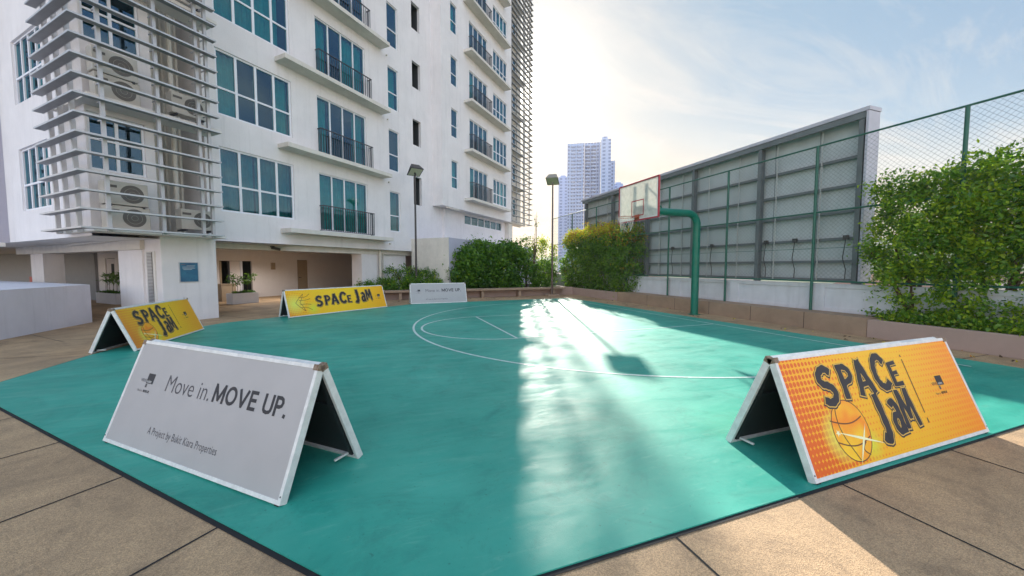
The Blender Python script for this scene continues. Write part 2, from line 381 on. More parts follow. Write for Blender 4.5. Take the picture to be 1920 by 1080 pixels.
# ------------------------------------------------------------------ apartment building
bld = root('apartment_building', 'white apartment tower with teal windows, ledges and grey louvre screens', 'building', st(12, -14, 0))
def scl(v): return v*K
def zk(z): return EYE+(z-EYE)*K
def face(kind, plane):
    if kind == 'F': return lambda a, z, d: st(a, plane+d, z)
    return lambda a, z, d: st(plane-d, a, z)              # G faces look towards -S
def wall(name, kind, plane, a0, a1, z0, z1, holes, depth=.16, room=1.3, m=M_WALL, roomhole=True):
    """One sheet of wall with real openings, their reveals and the dark rooms behind them."""
    f = face(kind, plane); b = MB(f)
    A = sorted({a0, a1, *[h[0] for h in holes], *[h[1] for h in holes]}); Z = sorted({z0, z1, *[h[2] for h in holes], *[h[3] for h in holes]})
    A = [a for a in A if a0 <= a <= a1]; Z = [q for q in Z if z0 <= q <= z1]
    for i in range(len(A)-1):
        for j in range(len(Z)-1):
            am, zm = (A[i]+A[i+1])/2, (Z[j]+Z[j+1])/2
            if any(h[0] < am < h[1] and h[2] < zm < h[3] for h in holes): continue
            b.poly([(A[i], Z[j], 0), (A[i+1], Z[j], 0), (A[i+1], Z[j+1], 0), (A[i], Z[j+1], 0)], m)
    for h in holes:
        for (p, q) in (((h[0], h[2]), (h[1], h[2])), ((h[1], h[2]), (h[1], h[3])), ((h[1], h[3]), (h[0], h[3])), ((h[0], h[3]), (h[0], h[2]))):
            b.poly([(*p, 0), (*q, 0), (*q, -depth), (*p, -depth)], m)
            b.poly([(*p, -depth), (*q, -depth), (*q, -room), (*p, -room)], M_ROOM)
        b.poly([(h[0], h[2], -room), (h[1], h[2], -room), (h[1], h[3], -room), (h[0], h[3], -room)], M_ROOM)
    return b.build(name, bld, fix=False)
def window(kind, plane, a0, a1, z0, z1, cols, split=None, fw=.055, curtains=(), inset=.07, name='window', open_low=False):
    """frame (the part) with pane and curtain sub-parts"""
    f = face(kind, plane); b = MB(f); d0, d1 = -inset-.05, -inset+.02
    e = .004
    b.box(a0+e, a1-e, z0+e, z0+fw, d0, d1, M_FRAME); b.box(a0+e, a1-e, z1-fw, z1-e, d0, d1, M_FRAME)
    b.box(a0+e, a0+fw, z0+fw, z1-fw, d0, d1, M_FRAME); b.box(a1-fw, a1-e, z0+fw, z1-fw, d0, d1, M_FRAME)
    if isinstance(cols, int): cs = [a0+(a1-a0)*i/cols for i in range(1, cols)]
    else: cs = cols
    for c in cs: b.box(c-fw*.62, c+fw*.62, z0+fw, z1-fw, d0-.003, d1-.004, M_FRAME)
    if split:
        zs = z0+(z1-z0)*split
        xs = [a0+fw]+[x for c in cs for x in (c-fw*.62, c+fw*.62)]+[a1-fw]
        for i in range(0, len(xs), 2): b.box(xs[i], xs[i+1], zs-fw*.5, zs+fw*.5, d0, d1-.002, M_FRAME)
    w = b.build(name, bld)
    p = MB(f); p.poly([(a0+fw, z0+fw, -inset-.02), (a1-fw, z0+fw, -inset-.02), (a1-fw, z1-fw, -inset-.02), (a0+fw, z1-fw, -inset-.02)], M_GLASS)
    p.build('pane', w, fix=False)
    mc = random.choice((M_CURT, M_CURT, M_CURT2, M_CURT3))
    for (u0, u1) in curtains:
        c = MB(f); n = max(8, int((u1-u0)*(a1-a0)/.035)); x0 = a0+(a1-a0)*u0; x1 = a0+(a1-a0)*u1; ph = random.random()*9
        pts = [(x0+(x1-x0)*i/n, -inset-.22+.035*math.sin(i*1.15+ph)+.02*math.sin(i*.43+ph)) for i in range(n+1)]
        for i in range(n):
            c.poly([(pts[i][0], z0+.02, pts[i][1]), (pts[i+1][0], z0+.02, pts[i+1][1]), (pts[i+1][0], z1-.02, pts[i+1][1]), (pts[i][0], z1-.02, pts[i][1])], mc)
        c.build('curtain', w, fix=False)
    return w
def railing(kind, plane, a0, a1, z0, z1, d, step=.115):
    f = face(kind, plane); b = MB(f)
    b.box(a0, a1, z1-.035, z1, d-.02, d+.02, M_RAIL); b.box(a0, a1, z0, z0+.025, d-.012, d+.012, M_RAIL)
    n = int((a1-a0)/step)
    for i in range(n+1):
        a = a0+.012+(a1-a0-.024)*i/n; b.box(a-.009, a+.009, z0+.025, z1-.035, d-.009, d+.009, M_RAIL)
    for a in (a0, a1-.02):
        b.box(a, a+.02, z1-.035, z1, .0, d-.02, M_RAIL); b.box(a, a+.02, z0, z0+.025, .0, d-.012, M_RAIL)
        for k in (1, 2): b.box(a, a+.016, z0+.025, z1-.035, d*k/3-.008, d*k/3+.008, M_RAIL)
    return b.build('railing', bld)

TN = -13.0*K; FH = 3.03            # near facade plane, floor height
TF = -12.3*K                       # far wing facade plane
TOPZ = 31.
ZB = 2.40
# near facade
holes = []; wins = []
NF = 6
for k in range(NF):
    dz = FH*k
    W1 = (scl(6.57), scl(8.95), zk(3.29)+dz, zk(5.27)+dz); D1 = (scl(9.98), scl(12.4), zk(3.02)+dz, zk(5.24)+dz)
    NW = (scl(13.78), scl(14.5), zk(3.29)+dz, zk(5.24)+dz); DK = (scl(15.52), scl(16.17), (zk(5.0) if k else zk(4.85))+dz, zk(6.32)+dz)
    holes += [W1, D1, NW, DK]
    wins.append((k, W1, D1, NW))
wall('wall', 'F', TN, scl(6.2), scl(18.5), ZB, TOPZ, holes)
for k, W1, D1, NW in wins:
    cur = [[(0, .28), (.74, 1)], [(0, .3), (.82, 1)], [(0, .9)], [(0, .5), (.7, 1)], [(0, .3)], [(0, .4), (.7, 1)]][k]
    if k == 0: cur = [(0, .46), (.5, 1)]
    window('F', TN, *W1, 4, .42, fw=.06, curtains=cur)
    window('F', TN, *D1, 4, None, fw=.045, curtains=[[(0, .5), (.5, 1)], [(0, .22), (.78, 1)], [(0, .25), (.55, 1)], [(0, .3)], [(0, .3)], [(.6, 1)]][k])
    window('F', TN, *NW, 1, .4, fw=.05, curtains=[(0, 1)] if k % 2 == 0 else [])
    railing('F', TN, D1[0]-.03, D1[1]+.16, D1[2]-.03, D1[2]+.98, .22)
    b = MB(face('F', TN)); b.box(scl(8.38), scl(13.35), D1[2]-.26, D1[2]-.10, .001, .60, M_SLAB); b.build('ledge', bld, bevel=.008)
    b = MB(face('F', TN)); a = scl(13.35)+.35; b.tube([(a, D1[2]-.35+.7*k*0, 0), (a, D1[2]-.35, .09)], .035, M_PIPE, 8); b.build('drain_spout', bld)
# soffit, bottom beam and the column at its right end
b = MB(st); b.poly([(scl(6.2), TN, ZB), (scl(18.5), TN, ZB), (scl(18.5), -21, ZB), (scl(6.2), -21, ZB)], M_SOFFIT); b.build('soffit', bld, fix=False)
b = MB(st); b.box(scl(6.22), 12.65, TN-.55, TN-.33, 2.17, ZB-.003, M_SLAB); b.box(12.65, scl(15.7), TN-.40, TN-.33, 2.17, ZB-.003, M_SLAB); b.build('beam', bld)
b = MB(st); b.box(12.66, 13.57, -14.4, TN-.36, 0, 2.168, M_WALL); b.build('column', bld)
b = MB(st); b.box(13.58, scl(15.27), -14.3, TN-.42, 0, ZB-.004, M_WALL); b.build('wall', bld)
# covered walkway: back wall, door, openings
fB = face('F', -20.0)
wall('wall', 'F', -20.0, 7.3, 18.2, 0, ZB, [(13.78, 14.44, 0.002, 1.95), (9.9, 11.35, 0.002, 1.85)], depth=.1, room=1.1, m=M_INNER)
b = MB(fB); b.box(13.80, 14.42, .01, 1.93, -.09, -.045, M_DOOR); b.build('door', bld)
hd = MB(fB); hd.tube([(13.9, .95, -.045), (13.9, .95, .02)], .02, M_RAIL, 8); hd.box(13.88, 14.0, .94, .965, .0, .02, M_RAIL); hd.build('door_handle', bpy.data.objects['door'])
b = MB(fB)
b.box(9.9, 9.98, 0, 1.84, -.09, .02, M_DOOR); b.box(10.25, 10.33, 0, 1.84, -.09, .02, M_RAIL); b.box(10.8, 10.9, 0, 1.84, -.09, .02, M_FRAME); b.box(10.33, 10.8, 0.003, 1.84, -.08, -.03, M_INNER)
b.build('door_frame', bld)
b = MB(fB); b.box(12.3, 12.5, 1.42, 1.78, 0.001, .07, M_DOOR); b.build('meter_box', bld)
# ceiling light of the walkway
t_ = root('ceiling_downlight', 'small lit round downlight in the ceiling of the covered walkway', 'ceiling light', st(10.7, -17.5, ZB))
b = MB(st); b.tube([(10.7, -17.5, ZB-.003), (10.7, -17.5, ZB-.04)], .12, M_FRAME, 16); b.build('lamp_ring', t_)
b = MB(st); b.tube([(10.7, -17.5, ZB-.041), (10.7, -17.5, ZB-.05)], .09, M_DOWN, 16); b.build('lamp_lens', t_)
pl_ = bpy.data.lights.new('downlight', 'SPOT'); pl_.energy = 110; pl_.color = (1, .95, .90); pl_.spot_size = R(160); pl_.spot_blend = .6; pl_.shadow_soft_size = .09
po_ = bpy.data.objects.new('downlight_glow', pl_); COL.objects.link(po_); po_.location = st(10.7, -17.5, ZB-.07); po_.parent = t_; po_.matrix_parent_inverse = parent_inv(t_)
# security camera on the beam
t_ = root('security_camera', 'small black security camera fixed under the beam above the walkway', 'camera', st(8.5, TN-.3, 2.3))
b = MB(st); b.box(8.45, 8.55, TN-.328, TN-.23, 2.28, 2.36, M_STEEL); b.build('bracket', t_)
b = MB(st); b.tube([(8.42, TN-.22, 2.27), (8.68, TN-.12, 2.20)], .05, M_STEEL, 10); b.build('housing', t_, smooth=True)

# corner bay with pillar
TP = -13.0; SB = 3.78
b = MB(st); b.box(5.05, 6.37, -15.6, TP, 0, 2.44, M_WALL); b.build('pillar', bld, bevel=.01)
b = MB(face('G', 5.05)); b.box(-13.78, -13.3, .05, 2.0, .001, .03, M_SOFFIT)
for i in range(46): b.box(-13.70, -13.42, .15+i*.04, .15+i*.04+.022, .03, .05, M_ALU)
b.box(-13.72, -13.40, .12, 1.98, .0305, .033, M_GRILL)
b.build('vent_grille', bld)
b = MB(st); b.box(5.0, 5.6, -14.75, -13.95, 0, 2.05, M_WALL); b.build('column', bld)
b = MB(st); b.box(4.95, 5.5, -24.4, -13.9, 2.06, 2.44, M_SLAB); b.build('beam', bld)
b = MB(st); b.box(4.98, 5.5, -22.9, -21.6, 0, 2.055, M_WALL); b.build('column', bld)
b = MB(st); b.tube([(4.86, -18.6, 2.30), (4.86, -15.4, 2.36)], .055, M_PIPE, 10); b.tube([(4.86, -15.4, 2.36), (5.2, -15.0, 2.36)], .04, M_PIPE, 8); b.build('pipe', bld, smooth=True)
# recessed wall behind the walkway on the left
wall('wall', 'G', 7.3, -24.7, -20.0, 0, ZB, [(-23.9, -22.9, 0.002, 1.95)], depth=.08, room=.9, m=M_INNER)
b = MB(face('G', 7.3)); b.box(-23.88, -22.92, .01, 1.93, -.07, -.03, M_DOORW); b.build('door', bld)
b = MB(face('G', 7.3)); b.box(-23.35, -23.1, 1.1, 1.7, -.028, -.015, M_ROOM); b.build('door_window', bld)
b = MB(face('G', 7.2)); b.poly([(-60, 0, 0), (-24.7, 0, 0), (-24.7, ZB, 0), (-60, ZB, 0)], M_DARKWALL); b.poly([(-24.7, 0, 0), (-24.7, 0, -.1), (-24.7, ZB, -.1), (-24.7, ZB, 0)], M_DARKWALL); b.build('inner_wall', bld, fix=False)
# side (G) wall above
Gh = []; Gw = []
for k in range(4):
    dz = FH*k; h = (-17.7, -15.45, 3.2+dz, 4.98+dz); Gh.append(h); Gw.append(h)
wall('wall', 'G', SB, -19.1, TP, 2.33, TOPZ, Gh)
for h in Gw: window('G', SB, *h, 4, .42, fw=.055, curtains=[(.7, 1)])
b = MB(st); b.poly([(SB, TP, 2.33), (SB, -60, 2.33), (9, -60, 2.33), (9, TP, 2.33)], M_SOFFIT); b.build('soffit', bld, fix=False)
# the bay wall behind the louvres and the pipe shaft
Bh = [(SB+.04, 4.86, 3.93+FH*k, 5.3+FH*k) for k in range(4)]
wall('wall', 'F', TP, SB, 5.05, 2.44, TOPZ, Bh)
for h in Bh: window('F', TP, *h, 2, .55, fw=.05, curtains=[])
b = MB(st)
b.poly([(5.05, TP, 2.44), (5.05, -14.9, 2.44), (5.05, -14.9, TOPZ), (5.05, TP, TOPZ)], M_SOFFIT)
b.poly([(5.05, -14.9, 2.44), (scl(6.2), -14.9, 2.44), (scl(6.2), -14.9, TOPZ), (5.05, -14.9, TOPZ)], M_SLAB)
b.poly([(scl(6.2), -14.9, 2.44), (scl(6.2), TN, 2.44), (scl(6.2), TN, TOPZ), (scl(6.2), -14.9, TOPZ)], M_WALL)
b.build('pipe_shaft_wall', bld, fix=False)
for (S, T, r) in ((5.32, -13.7, .035), (5.45, -13.9, .03), (5.72, -13.6, .06), (6.0, -14.2, .04), (6.12, -14.2, .04), (5.9, -14.5, .05)):
    b = MB(st); b.tube([(S, T, 2.5), (S, T, 14)], r, M_PIPE, 8); b.build('pipe', bld, smooth=True)
# ledges carrying the air conditioners, then the louvre screens
def louvres(Sc, Tc, Send, Tend, z0, z1, step, posts_f, posts_g, name='louvre_screen', dep=.18):
    """blades of one wrap-round screen: F run from corner (Sc,Tc) to Send, G run from the corner back to Tend"""
    b = MB(st); n = int((z1-z0)/step)
    sg = 1 if Send > Sc else -1
    for i in range(n+1):
        z = z0+i*step; t = .018
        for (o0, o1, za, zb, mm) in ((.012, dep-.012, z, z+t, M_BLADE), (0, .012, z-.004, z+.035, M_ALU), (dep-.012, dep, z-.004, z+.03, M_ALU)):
            q = [(Sc+sg*o0, Tc-o0), (Send, Tc-o0), (Send, Tc-o1), (Sc+sg*o1, Tc-o1)]
            r = [(Sc+sg*o0, Tc-o0), (Sc+sg*o1, Tc-o1), (Sc+sg*o1, Tend), (Sc+sg*o0, Tend)]
            for Q in (q, r):
                lo_ = [(x, y, za) for x, y in Q]; hi_ = [(x, y, zb) for x, y in Q]
                b.poly(lo_, mm); b.poly(hi_, mm)
                for j in range(4): b.poly([lo_[j], lo_[(j+1) % 4], hi_[(j+1) % 4], hi_[j]], mm)
    s = b.build(name, bld, fix=False)
    p = MB(st)
    for S in posts_f:
        p.box(S-.035, S+.035, Tc-dep-.09, Tc-dep-.01, z0-.05, z1, M_ALU)
        for i in range(n): p.box(S-.012, S+.012, Tc-dep-.3, Tc-dep-.09, z0+i*step+.02, z0+i*step+.05, M_ALU)
    for T in posts_g:
        x0, x1 = sorted((Sc+sg*(dep+.01), Sc+sg*(dep+.09))); p.box(x0, x1, T-.035, T+.035, z0-.05, z1, M_ALU)
    p.build('post', s)
    return s
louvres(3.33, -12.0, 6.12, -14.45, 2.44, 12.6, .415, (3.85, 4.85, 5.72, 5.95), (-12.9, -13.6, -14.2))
for k in range(4):
    z = 2.40+FH*k; b = MB(st)
    b.box(3.62, 6.3, TP, -12.28, z, z+.09, M_SOFFIT); b.box(3.62, SB, -14.3, TP, z, z+.09, M_SOFFIT)
    b.build('service_ledge', bld, bevel=.005)
# far-left louvre stack at the picture edge
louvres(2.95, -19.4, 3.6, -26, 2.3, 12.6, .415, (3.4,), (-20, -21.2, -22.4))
b = MB(st); b.box(SB+.2, 9, -60, -19.1, 2.335, TOPZ, M_WALL2); b.box(3.3, 3.7, -27, -19.15, 2.2, 2.32, M_SLAB); b.build('wall', bld)

# far wing
FHf = 2.92*K; SL = 17.1*K; SR = 26.05*K; zf = lambda z: zk(z)
holes = []; fw_ = []
NFf = 9
for k in range(NFf):
    dz = FHf*k
    A = (scl(18.0), scl(18.68), zk(6.12)+dz, zk(7.72)+dz); D = (scl(19.98), scl(22.3), zk(5.86)+dz, zk(7.8)+dz); Wn = (scl(23.1), scl(25.3), zk(6.0)+dz, zk(7.74)+dz)
    holes += [A, D, Wn]; fw_.append((k, A, D, Wn))
wall('wall', 'F', TF, SL, SR, zk(5.0), TOPZ, holes)
wall('wall', 'G', SL, TN-.02, TF, zk(5.0), TOPZ, [])
for k, A, D, Wn in fw_:
    window('F', TF, *A, 1, .4, fw=.05, curtains=[(0, 1)] if k % 3 == 0 else [])
    window('F', TF, *D, 4, None, fw=.05, curtains=[(0, .25), (.8, 1)] if k % 2 else [(0, .4)])
    window('F', TF, *Wn, 4, .42, fw=.06, curtains=[(0, .3)] if k % 2 else [(0, .2), (.6, 1)])
    railing('F', TF, D[0]-.05, D[1]+.2, D[2]-.05, D[2]+1.0, .25, .09)
    b = MB(face('F', TF)); b.box(scl(19.35), scl(24.8), D[2]-.27, D[2]-.11, .001, .6, M_SLAB); b.build('ledge', bld)
b = MB(st); b.poly([(SL, TF, zk(5.0)), (SR, TF, zk(5.0)), (SR, -14.6, zk(5.0)), (SL, -14.6, zk(5.0))], M_SOFFIT); b.build('soffit', bld, fix=False)
TL = -12.95*K
wall('wall', 'F', TL, scl(17.97), scl(26.9), 0, zk(5.0), [(scl(20.35), scl(25.7), zk(4.3), zk(4.93))], m=M_WALL)
window('F', TL, scl(20.35), scl(25.7), zk(4.3), zk(4.93), 6, None, fw=.05)
b = MB(st); b.poly([(scl(17.97), TL, 3.1), (scl(17.97), TN-.01, 3.1), (scl(17.97), TN-.01, zk(5)), (scl(17.97), TL, zk(5))], M_WALL); b.build('wall', bld, fix=False)
b = MB(st); b.box(scl(26.2), scl(26.9), TL+.002, TL+.35, 0, zk(4.98), M_SLAB); b.box(scl(18.0), scl(18.5), TL+.002, TL+.12, 3.1, zk(4.98), M_WALL); b.build('column', bld)
b = MB(st); b.tube([(scl(26.9)+.25, TL, 0), (scl(26.9)+.25, TL, 5.1)], .07, M_PIPE, 8); b.tube([(scl(26.9)+.45, TL-.2, 0), (scl(26.9)+.45, TL-.2, 5.1)], .05, M_PIPE, 8); b.tube([(scl(17.3), TF+.1, zk(4.9)), (scl(18.6), TF+.1, zk(4.9))], .05, M_PIPE, 8); b.build('pipe', bld)
# inner bay of the far wing behind its louvres
Ih = [(scl(28.0), scl(29.2), 5.9+FHf*k, 7.5+FHf*k) for k in range(NFf)]
wall('wall', 'F', -13.35*K, SR, 31.1, zk(5.0), TOPZ, Ih, room=.8, m=M_SLAB)
for h in Ih: window('F', -13.35*K, *h, 2, None, fw=.05)
b = MB(st); b.poly([(SR, TF, zk(5)), (SR, -13.35*K, zk(5)), (SR, -13.35*K, TOPZ), (SR, TF, TOPZ)], M_SLAB)
b.build('return_wall', bld)
for k in range(NFf): b = MB(st); b.box(SR+.01, scl(29.3), -13.34*K, TF-.3, zk(5.02)+FHf*k, zk(5.12)+FHf*k, M_SLAB); b.build('service_ledge', bld)
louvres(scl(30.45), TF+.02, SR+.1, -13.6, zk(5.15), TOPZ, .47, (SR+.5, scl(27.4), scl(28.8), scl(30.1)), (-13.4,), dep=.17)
# the mass of the building behind the facades
b = MB(st)
b.box(SB+1.6, scl(18.4), -28, -15.6, ZB+.02, TOPZ-.01, M_WALL2)
b.box(scl(18.41), scl(28.3), -27, -14.8, 0, TOPZ-.01, M_WALL2)
b.poly([(SB, TN, TOPZ), (SR, TF, TOPZ), (SR, -28, TOPZ), (SB, -28, TOPZ)], M_SLAB)
b.build('roof', bld)
# podium block at the building's foot
b = MB(st); b.box(15.74, scl(27), -13.32, -10.98, -.02, zk(3.02), M_WALL2); b.box(15.735, 15.74, -13.4, -10.975, 0, zk(3.02)+.002, M_SLAB); b.build('podium_block', bld, bevel=.01)
b = MB(st); b.tube([(13.75, TN-.28, 0), (13.75, TN-.28, 2.38)], .075, M_PIPE, 10); b.tube([(13.95, TN-.3, 2.2), (15.6, TN-.3, 2.25)], .045, M_PIPE, 8); b.tube([(13.95, TN-.3, 0), (13.95, TN-.3, 2.2)], .035, M_PIPE, 8); b.build('pipe', bld, smooth=True)

# wall board on the pillar
t_ = root('notice_board', 'blue printed notice board on the white pillar under the louvres', 'notice board', st(5.7, TP, 1.4))
b = MB(face('F', TP)); b.box(5.43, 5.88, 1.13, 1.70, .002, .03, M_ALU); b.build('backing', t_)
b = MB(face('F', TP)); b.box(5.445, 5.865, 1.145, 1.685, .031, .034, M_PLQ); b.build('printed_sheet', t_)
b = MB(face('F', TP))
for i, (x, w_) in enumerate(((5.47, .10), (5.60, .2), (5.5, .28), (5.5, .3), (5.52, .2))): b.box(x, x+w_, 1.63-i*.035, 1.638-i*.035, .0345, .0355, M_LABELW if i else M_RIM)
b.build('print', t_)

# ------------------------------------------------------------------ air conditioners
def make_ac():
    r = root('air_conditioner', 'x', 'air conditioner'); r.scale = (.86, .86, .9)
    f = ident                                             # local: x width, y back(-)/front(+), z up ; size .8 x .3 x .56
    b = MB(); b.box(-.4, .4, -.15, .15, 0, .56, M_AC); b.build('casing', r, bevel=.015)
    b = MB(); n = 28
    b.poly([(-.1+.22*math.cos(2*math.pi*i/n), .153, .28+.22*math.sin(2*math.pi*i/n)) for i in range(n)], M_GRILL)
    for rr in (.06, .14):
        for i in range(n):
            a0, a1 = 2*math.pi*i/n, 2*math.pi*(i+1)/n
            b.poly([(-.1+rr*math.cos(a0), .158, .28+rr*math.sin(a0)), (-.1+(rr+.004)*math.cos(a0), .158, .28+(rr+.004)*math.sin(a0)), (-.1+(rr+.004)*math.cos(a1), .158, .28+(rr+.004)*math.sin(a1)), (-.1+rr*math.cos(a1), .158, .28+rr*math.sin(a1))], M_AC)
    b.build('fan_grille', r, fix=False)
    b = MB(); b.box(.17, .37, .1505, .155, .40, .46, M_GRILL); b.build('badge_panel', r)
    b = MB()
    for x in (-.3, .3): b.box(x-.02, x+.02, -.3, .18, -.05, 0, M_RAIL)
    b.build('bracket', r)
    return r
def copy_tree(o, parent=None):
    c = o.copy(); COL.objects.link(c)
    if parent is not None: c.parent = parent; c.matrix_parent_inverse = o.matrix_parent_inverse.copy()
    for ch in o.children: copy_tree(ch, c)
    return c
ac = make_ac(); first = True
AF = R(45)+math.pi       # local +y must look along +T (world (1,-1)/sqrt2)
spots = [(4.28, -12.62, 2.50, 0, 'air conditioner on the lowest louvred ledge, bottom one beside the corner'),
         (4.26, -12.62, 3.08, 0, 'air conditioner on the lowest louvred ledge, stacked above the corner one'),
         (5.78, -12.75, 2.62, 0, 'air conditioner on the lowest louvred ledge, next to the white pipes'),
         (4.22, -12.62, 5.55, 0, 'air conditioner on the middle louvred ledge, bottom one beside the corner'),
         (4.20, -12.62, 6.13, 0, 'air conditioner on the middle louvred ledge, stacked above the corner one'),
         (5.70, -12.75, 5.75, 0, 'air conditioner on the middle louvred ledge, next to the white pipes'),
         (5.70, -12.75, 8.8, 0, 'air conditioner on the uppermost louvred ledge in view beside the near facade')]
for i, (S, T, z, a, lab) in enumerate(spots):
    o = ac if i == 0 else copy_tree(ac)
    o.location = st(S, T, z); o.rotation_euler = (0, 0, R(-135)); o['label'] = lab; o['group'] = 'air conditioners behind the louvre screens'
ordn = ['lowest', 'second lowest', 'third from the bottom', 'fourth from the bottom', 'fifth from the bottom', 'sixth from the bottom']
for k in range(6):
    o = copy_tree(ac); o.location = st(scl(26.9), -12.95*K, zk(5.2)+FHf*k); o.rotation_euler = (0, 0, R(-135))
    o['label'] = 'air conditioner behind the tall far louvre stack, ' + ordn[k]; o['group'] = 'air conditioners behind the louvre screens'

# ------------------------------------------------------------------ planters, bench, fence
b = MB()
b.box(10.25, 10.95, 5.0, 14.2, 0, .42, M_CURB)
for y in (6.3, 7.75, 9.2, 10.7, 12.2): b.box(10.247, 10.25, y-.006, y+.006, 0, .42, M_BLACK)
o = b.build('concrete_bench', bevel=.008); tag(o, 'long brown pebble-finish bench kerb along the white fence wall', 'bench')
b = MB()
def trough(b, x0, x1, y0, y1, h, m, t=.1, soil=.07):
    b.box(x0, x0+t, y0, y1, 0, h, m); b.box(x1-t, x1, y0, y1, 0, h, m); b.box(x0+t, x1-t, y0, y0+t, 0, h, m); b.box(x0+t, x1-t, y1-t, y1, 0, h, m)
b.box(10.24, 10.34, -3, 4.99, 0, .40, M_PINK); b.box(10.34, 10.95, 4.89, 4.99, 0, .40, M_PINK)
o = b.build('planter_wall', bevel=.008)
tag(o, 'pinkish brown planter wall holding the big trimmed hedge trees', 'planter'); s_ = MB(); s_.box(10.345, 12.0, -3, 4.88, .01, .32, M_SOIL); s_.build('soil', o)
b = MB(); b.box(10.24, 10.34, 14.22, 20.5, 0, .40, M_PINK)
o = b.build('planter_wall', bevel=.008); tag(o, 'brown planter wall under the hedge with yellow tops', 'planter'); s_ = MB(); s_.box(10.345, 12.0, 14.25, 20.5, .01, .32, M_SOIL); s_.build('soil', o)
# bench in front of the rear planting bed
r_ = root('bench', 'long low brown bench on short legs in front of the rear shrubs', 'bench', (4.5, 18.0, 0))
b = MB(); b.box(-.25, 9.55, 17.85, 18.3, .36, .46, M_CURB); b.build('seat', r_, bevel=.01)
for i, x in enumerate((-.1, .9, 2.9, 4.9, 6.9, 8.9)):
    b = MB(); b.box(x-.07, x+.07, 17.93, 18.29, 0, .36, M_CURB); b.build('leg', r_)
b = MB(); b.box(-1.2, 10.23, 18.31, 18.42, 0, .44, M_PINK)
o = b.build('planter_wall'); tag(o, 'dark low planter wall behind the long bench on legs', 'planter'); s_ = MB(); s_.box(-1.2, 10.23, 18.43, 24, .01, .36, M_SOIL); s_.build('soil', o)

# white dwarf wall under the fence
b = MB(); b.box(10.96, 11.10, -8, 26, 0, 1.13, M_FW)
for i in range(13):
    y = -6+i*2.45; b.box(10.925, 10.96, y, y+.32, .42, 1.10, M_FW)
b.box(10.93, 10.96, -8, 26, 1.03, 1.14, M_FW); b.box(10.94, 10.96, -8, 26, .42, .52, M_FW)
tag(b.build('boundary_wall', bevel=.006), 'white stained low wall with recessed panels below the green fence', 'wall')
# chain link fence
fr = root('chain_link_fence', 'tall green chain-link fence along the court side and billboard', 'fence', (10.8, 8, 0))
FX = 10.82; ys = [-3.9+2.6*i for i in range(11)]
for y in ys:
    p = MB(); p.tube([(FX, y, .42), (FX, y, 4.70)], .035, M_GREENF, 10); p.build('post', fr, smooth=True)
for z, r in ((4.70, .022), (2.99, .022), (1.20, .022), (2.05, .006)):
    p = MB(); p.tube([(FX, ys[0], z), (FX, ys[-1], z)], r, M_GREENF, 6); p.build('rail', fr)
p = MB(); y0, y1, z0, z1 = ys[0], ys[-1], 1.2, 4.7; sp = .075*math.sqrt(2)*1.0; wr = .0019
def wire(ya, za, yb, zb):
    n = Vector((yb-ya, zb-za)).normalized(); ny, nz = -n.y*wr, n.x*wr
    x = FX
    V = [(x, ya+ny, za+nz), (x, ya-ny, za-nz), (x+wr*1.8, ya, za)]; U = [(x, yb+ny, zb+nz), (x, yb-ny, zb-nz), (x+wr*1.8, yb, zb)]
    for i in range(3): p.poly([V[i], V[(i+1) % 3], U[(i+1) % 3], U[i]], M_WIRE)
H_ = z1-z0; c = y0-H_
while c < y1:
    ya, yb = max(c, y0), min(c+H_, y1)
    wire(ya, z0+(ya-c), yb, z0+(yb-c)); wire(ya, z1-(ya-c), yb, z1-(yb-c)); c += sp
p.build('wire_mesh', fr, fix=False)

# ------------------------------------------------------------------ billboard
br = root('billboard', 'large grey billboard seen from its steel-framed back behind the fence', 'billboard', (11.4, 12, 0))
X0, Y0, Y1, Z0, Z1 = 11.25, 5.68, 19.1, 1.17, 5.42
b = MB(); b.box(X0+.34, X0+.40, Y0+.05, Y1, Z0, Z1-.045, M_BBP)
for i in range(1, 12): y = Y0+i*1.22; b.box(X0+.333, X0+.34, y-.006, y+.006, Z0, Z1-.12, M_BBF)
b.build('sheet_panel', br)
b = MB(); b.box(X0-.02, X0+.43, Y0-.02, Y0+.04, Z0, Z1-.05, M_BBS); b.build('side_cladding', br, bevel=.01)
b = MB(); b.box(X0-.02, X0+.45, Y0-.03, Y1+.1, Z1-.04, Z1+.05, M_BBS); b.box(X0, X0+.05, Y0+.05, Y1, Z1-.20, Z1-.045, M_BBF); b.build('top_cap', br)
for z in (4.37, 3.67, 3.01, 2.31, 1.71, 1.22):
    b = MB(); b.box(X0+.20, X0+.28, Y0+.06, Y1, z-.035, z+.035, M_BBF); b.box(X0+.285, X0+.33, Y0+.06, Y1, z-.012, z+.012, M_BBF); b.build('rail', br)
for y in (5.82, 8.40, 11.0, 13.6, 16.2, 18.8):
    b = MB(); b.box(X0+.02, X0+.035, y-.055, y+.055, .2, Z1-.2, M_BBF); b.box(X0+.18, X0+.195, y-.055, y+.055, .2, Z1-.2, M_BBF); b.box(X0+.035, X0+.18, y-.01, y+.01, .2, Z1-.2, M_BBF); b.build('upright', br)
for y in (6.75, 7.95, 9.2, 10.4, 11.65, 12.9, 14.2, 15.5, 16.8):
    b = MB(); b.tube([(X0+.17, y, Z0), (X0+.17, y, Z1-.2)], .017, M_ROD, 6); b.build('tie_rod', br)
for y in (6.1, 7.35, 8.2, 10.2, 12.1):
    b = MB(); b.box(X0+.12, X0+.19, y-.06, y+.05, 2.27, 2.39, M_STEEL)
    b.tube([(X0+.15, y, 2.27), (X0+.15, y+.05, 1.8), (X0+.15, y-.03, 1.5), (X0+.15, y-.02, 1.25)], .012, M_STEEL, 5); b.build('junction_box', br)
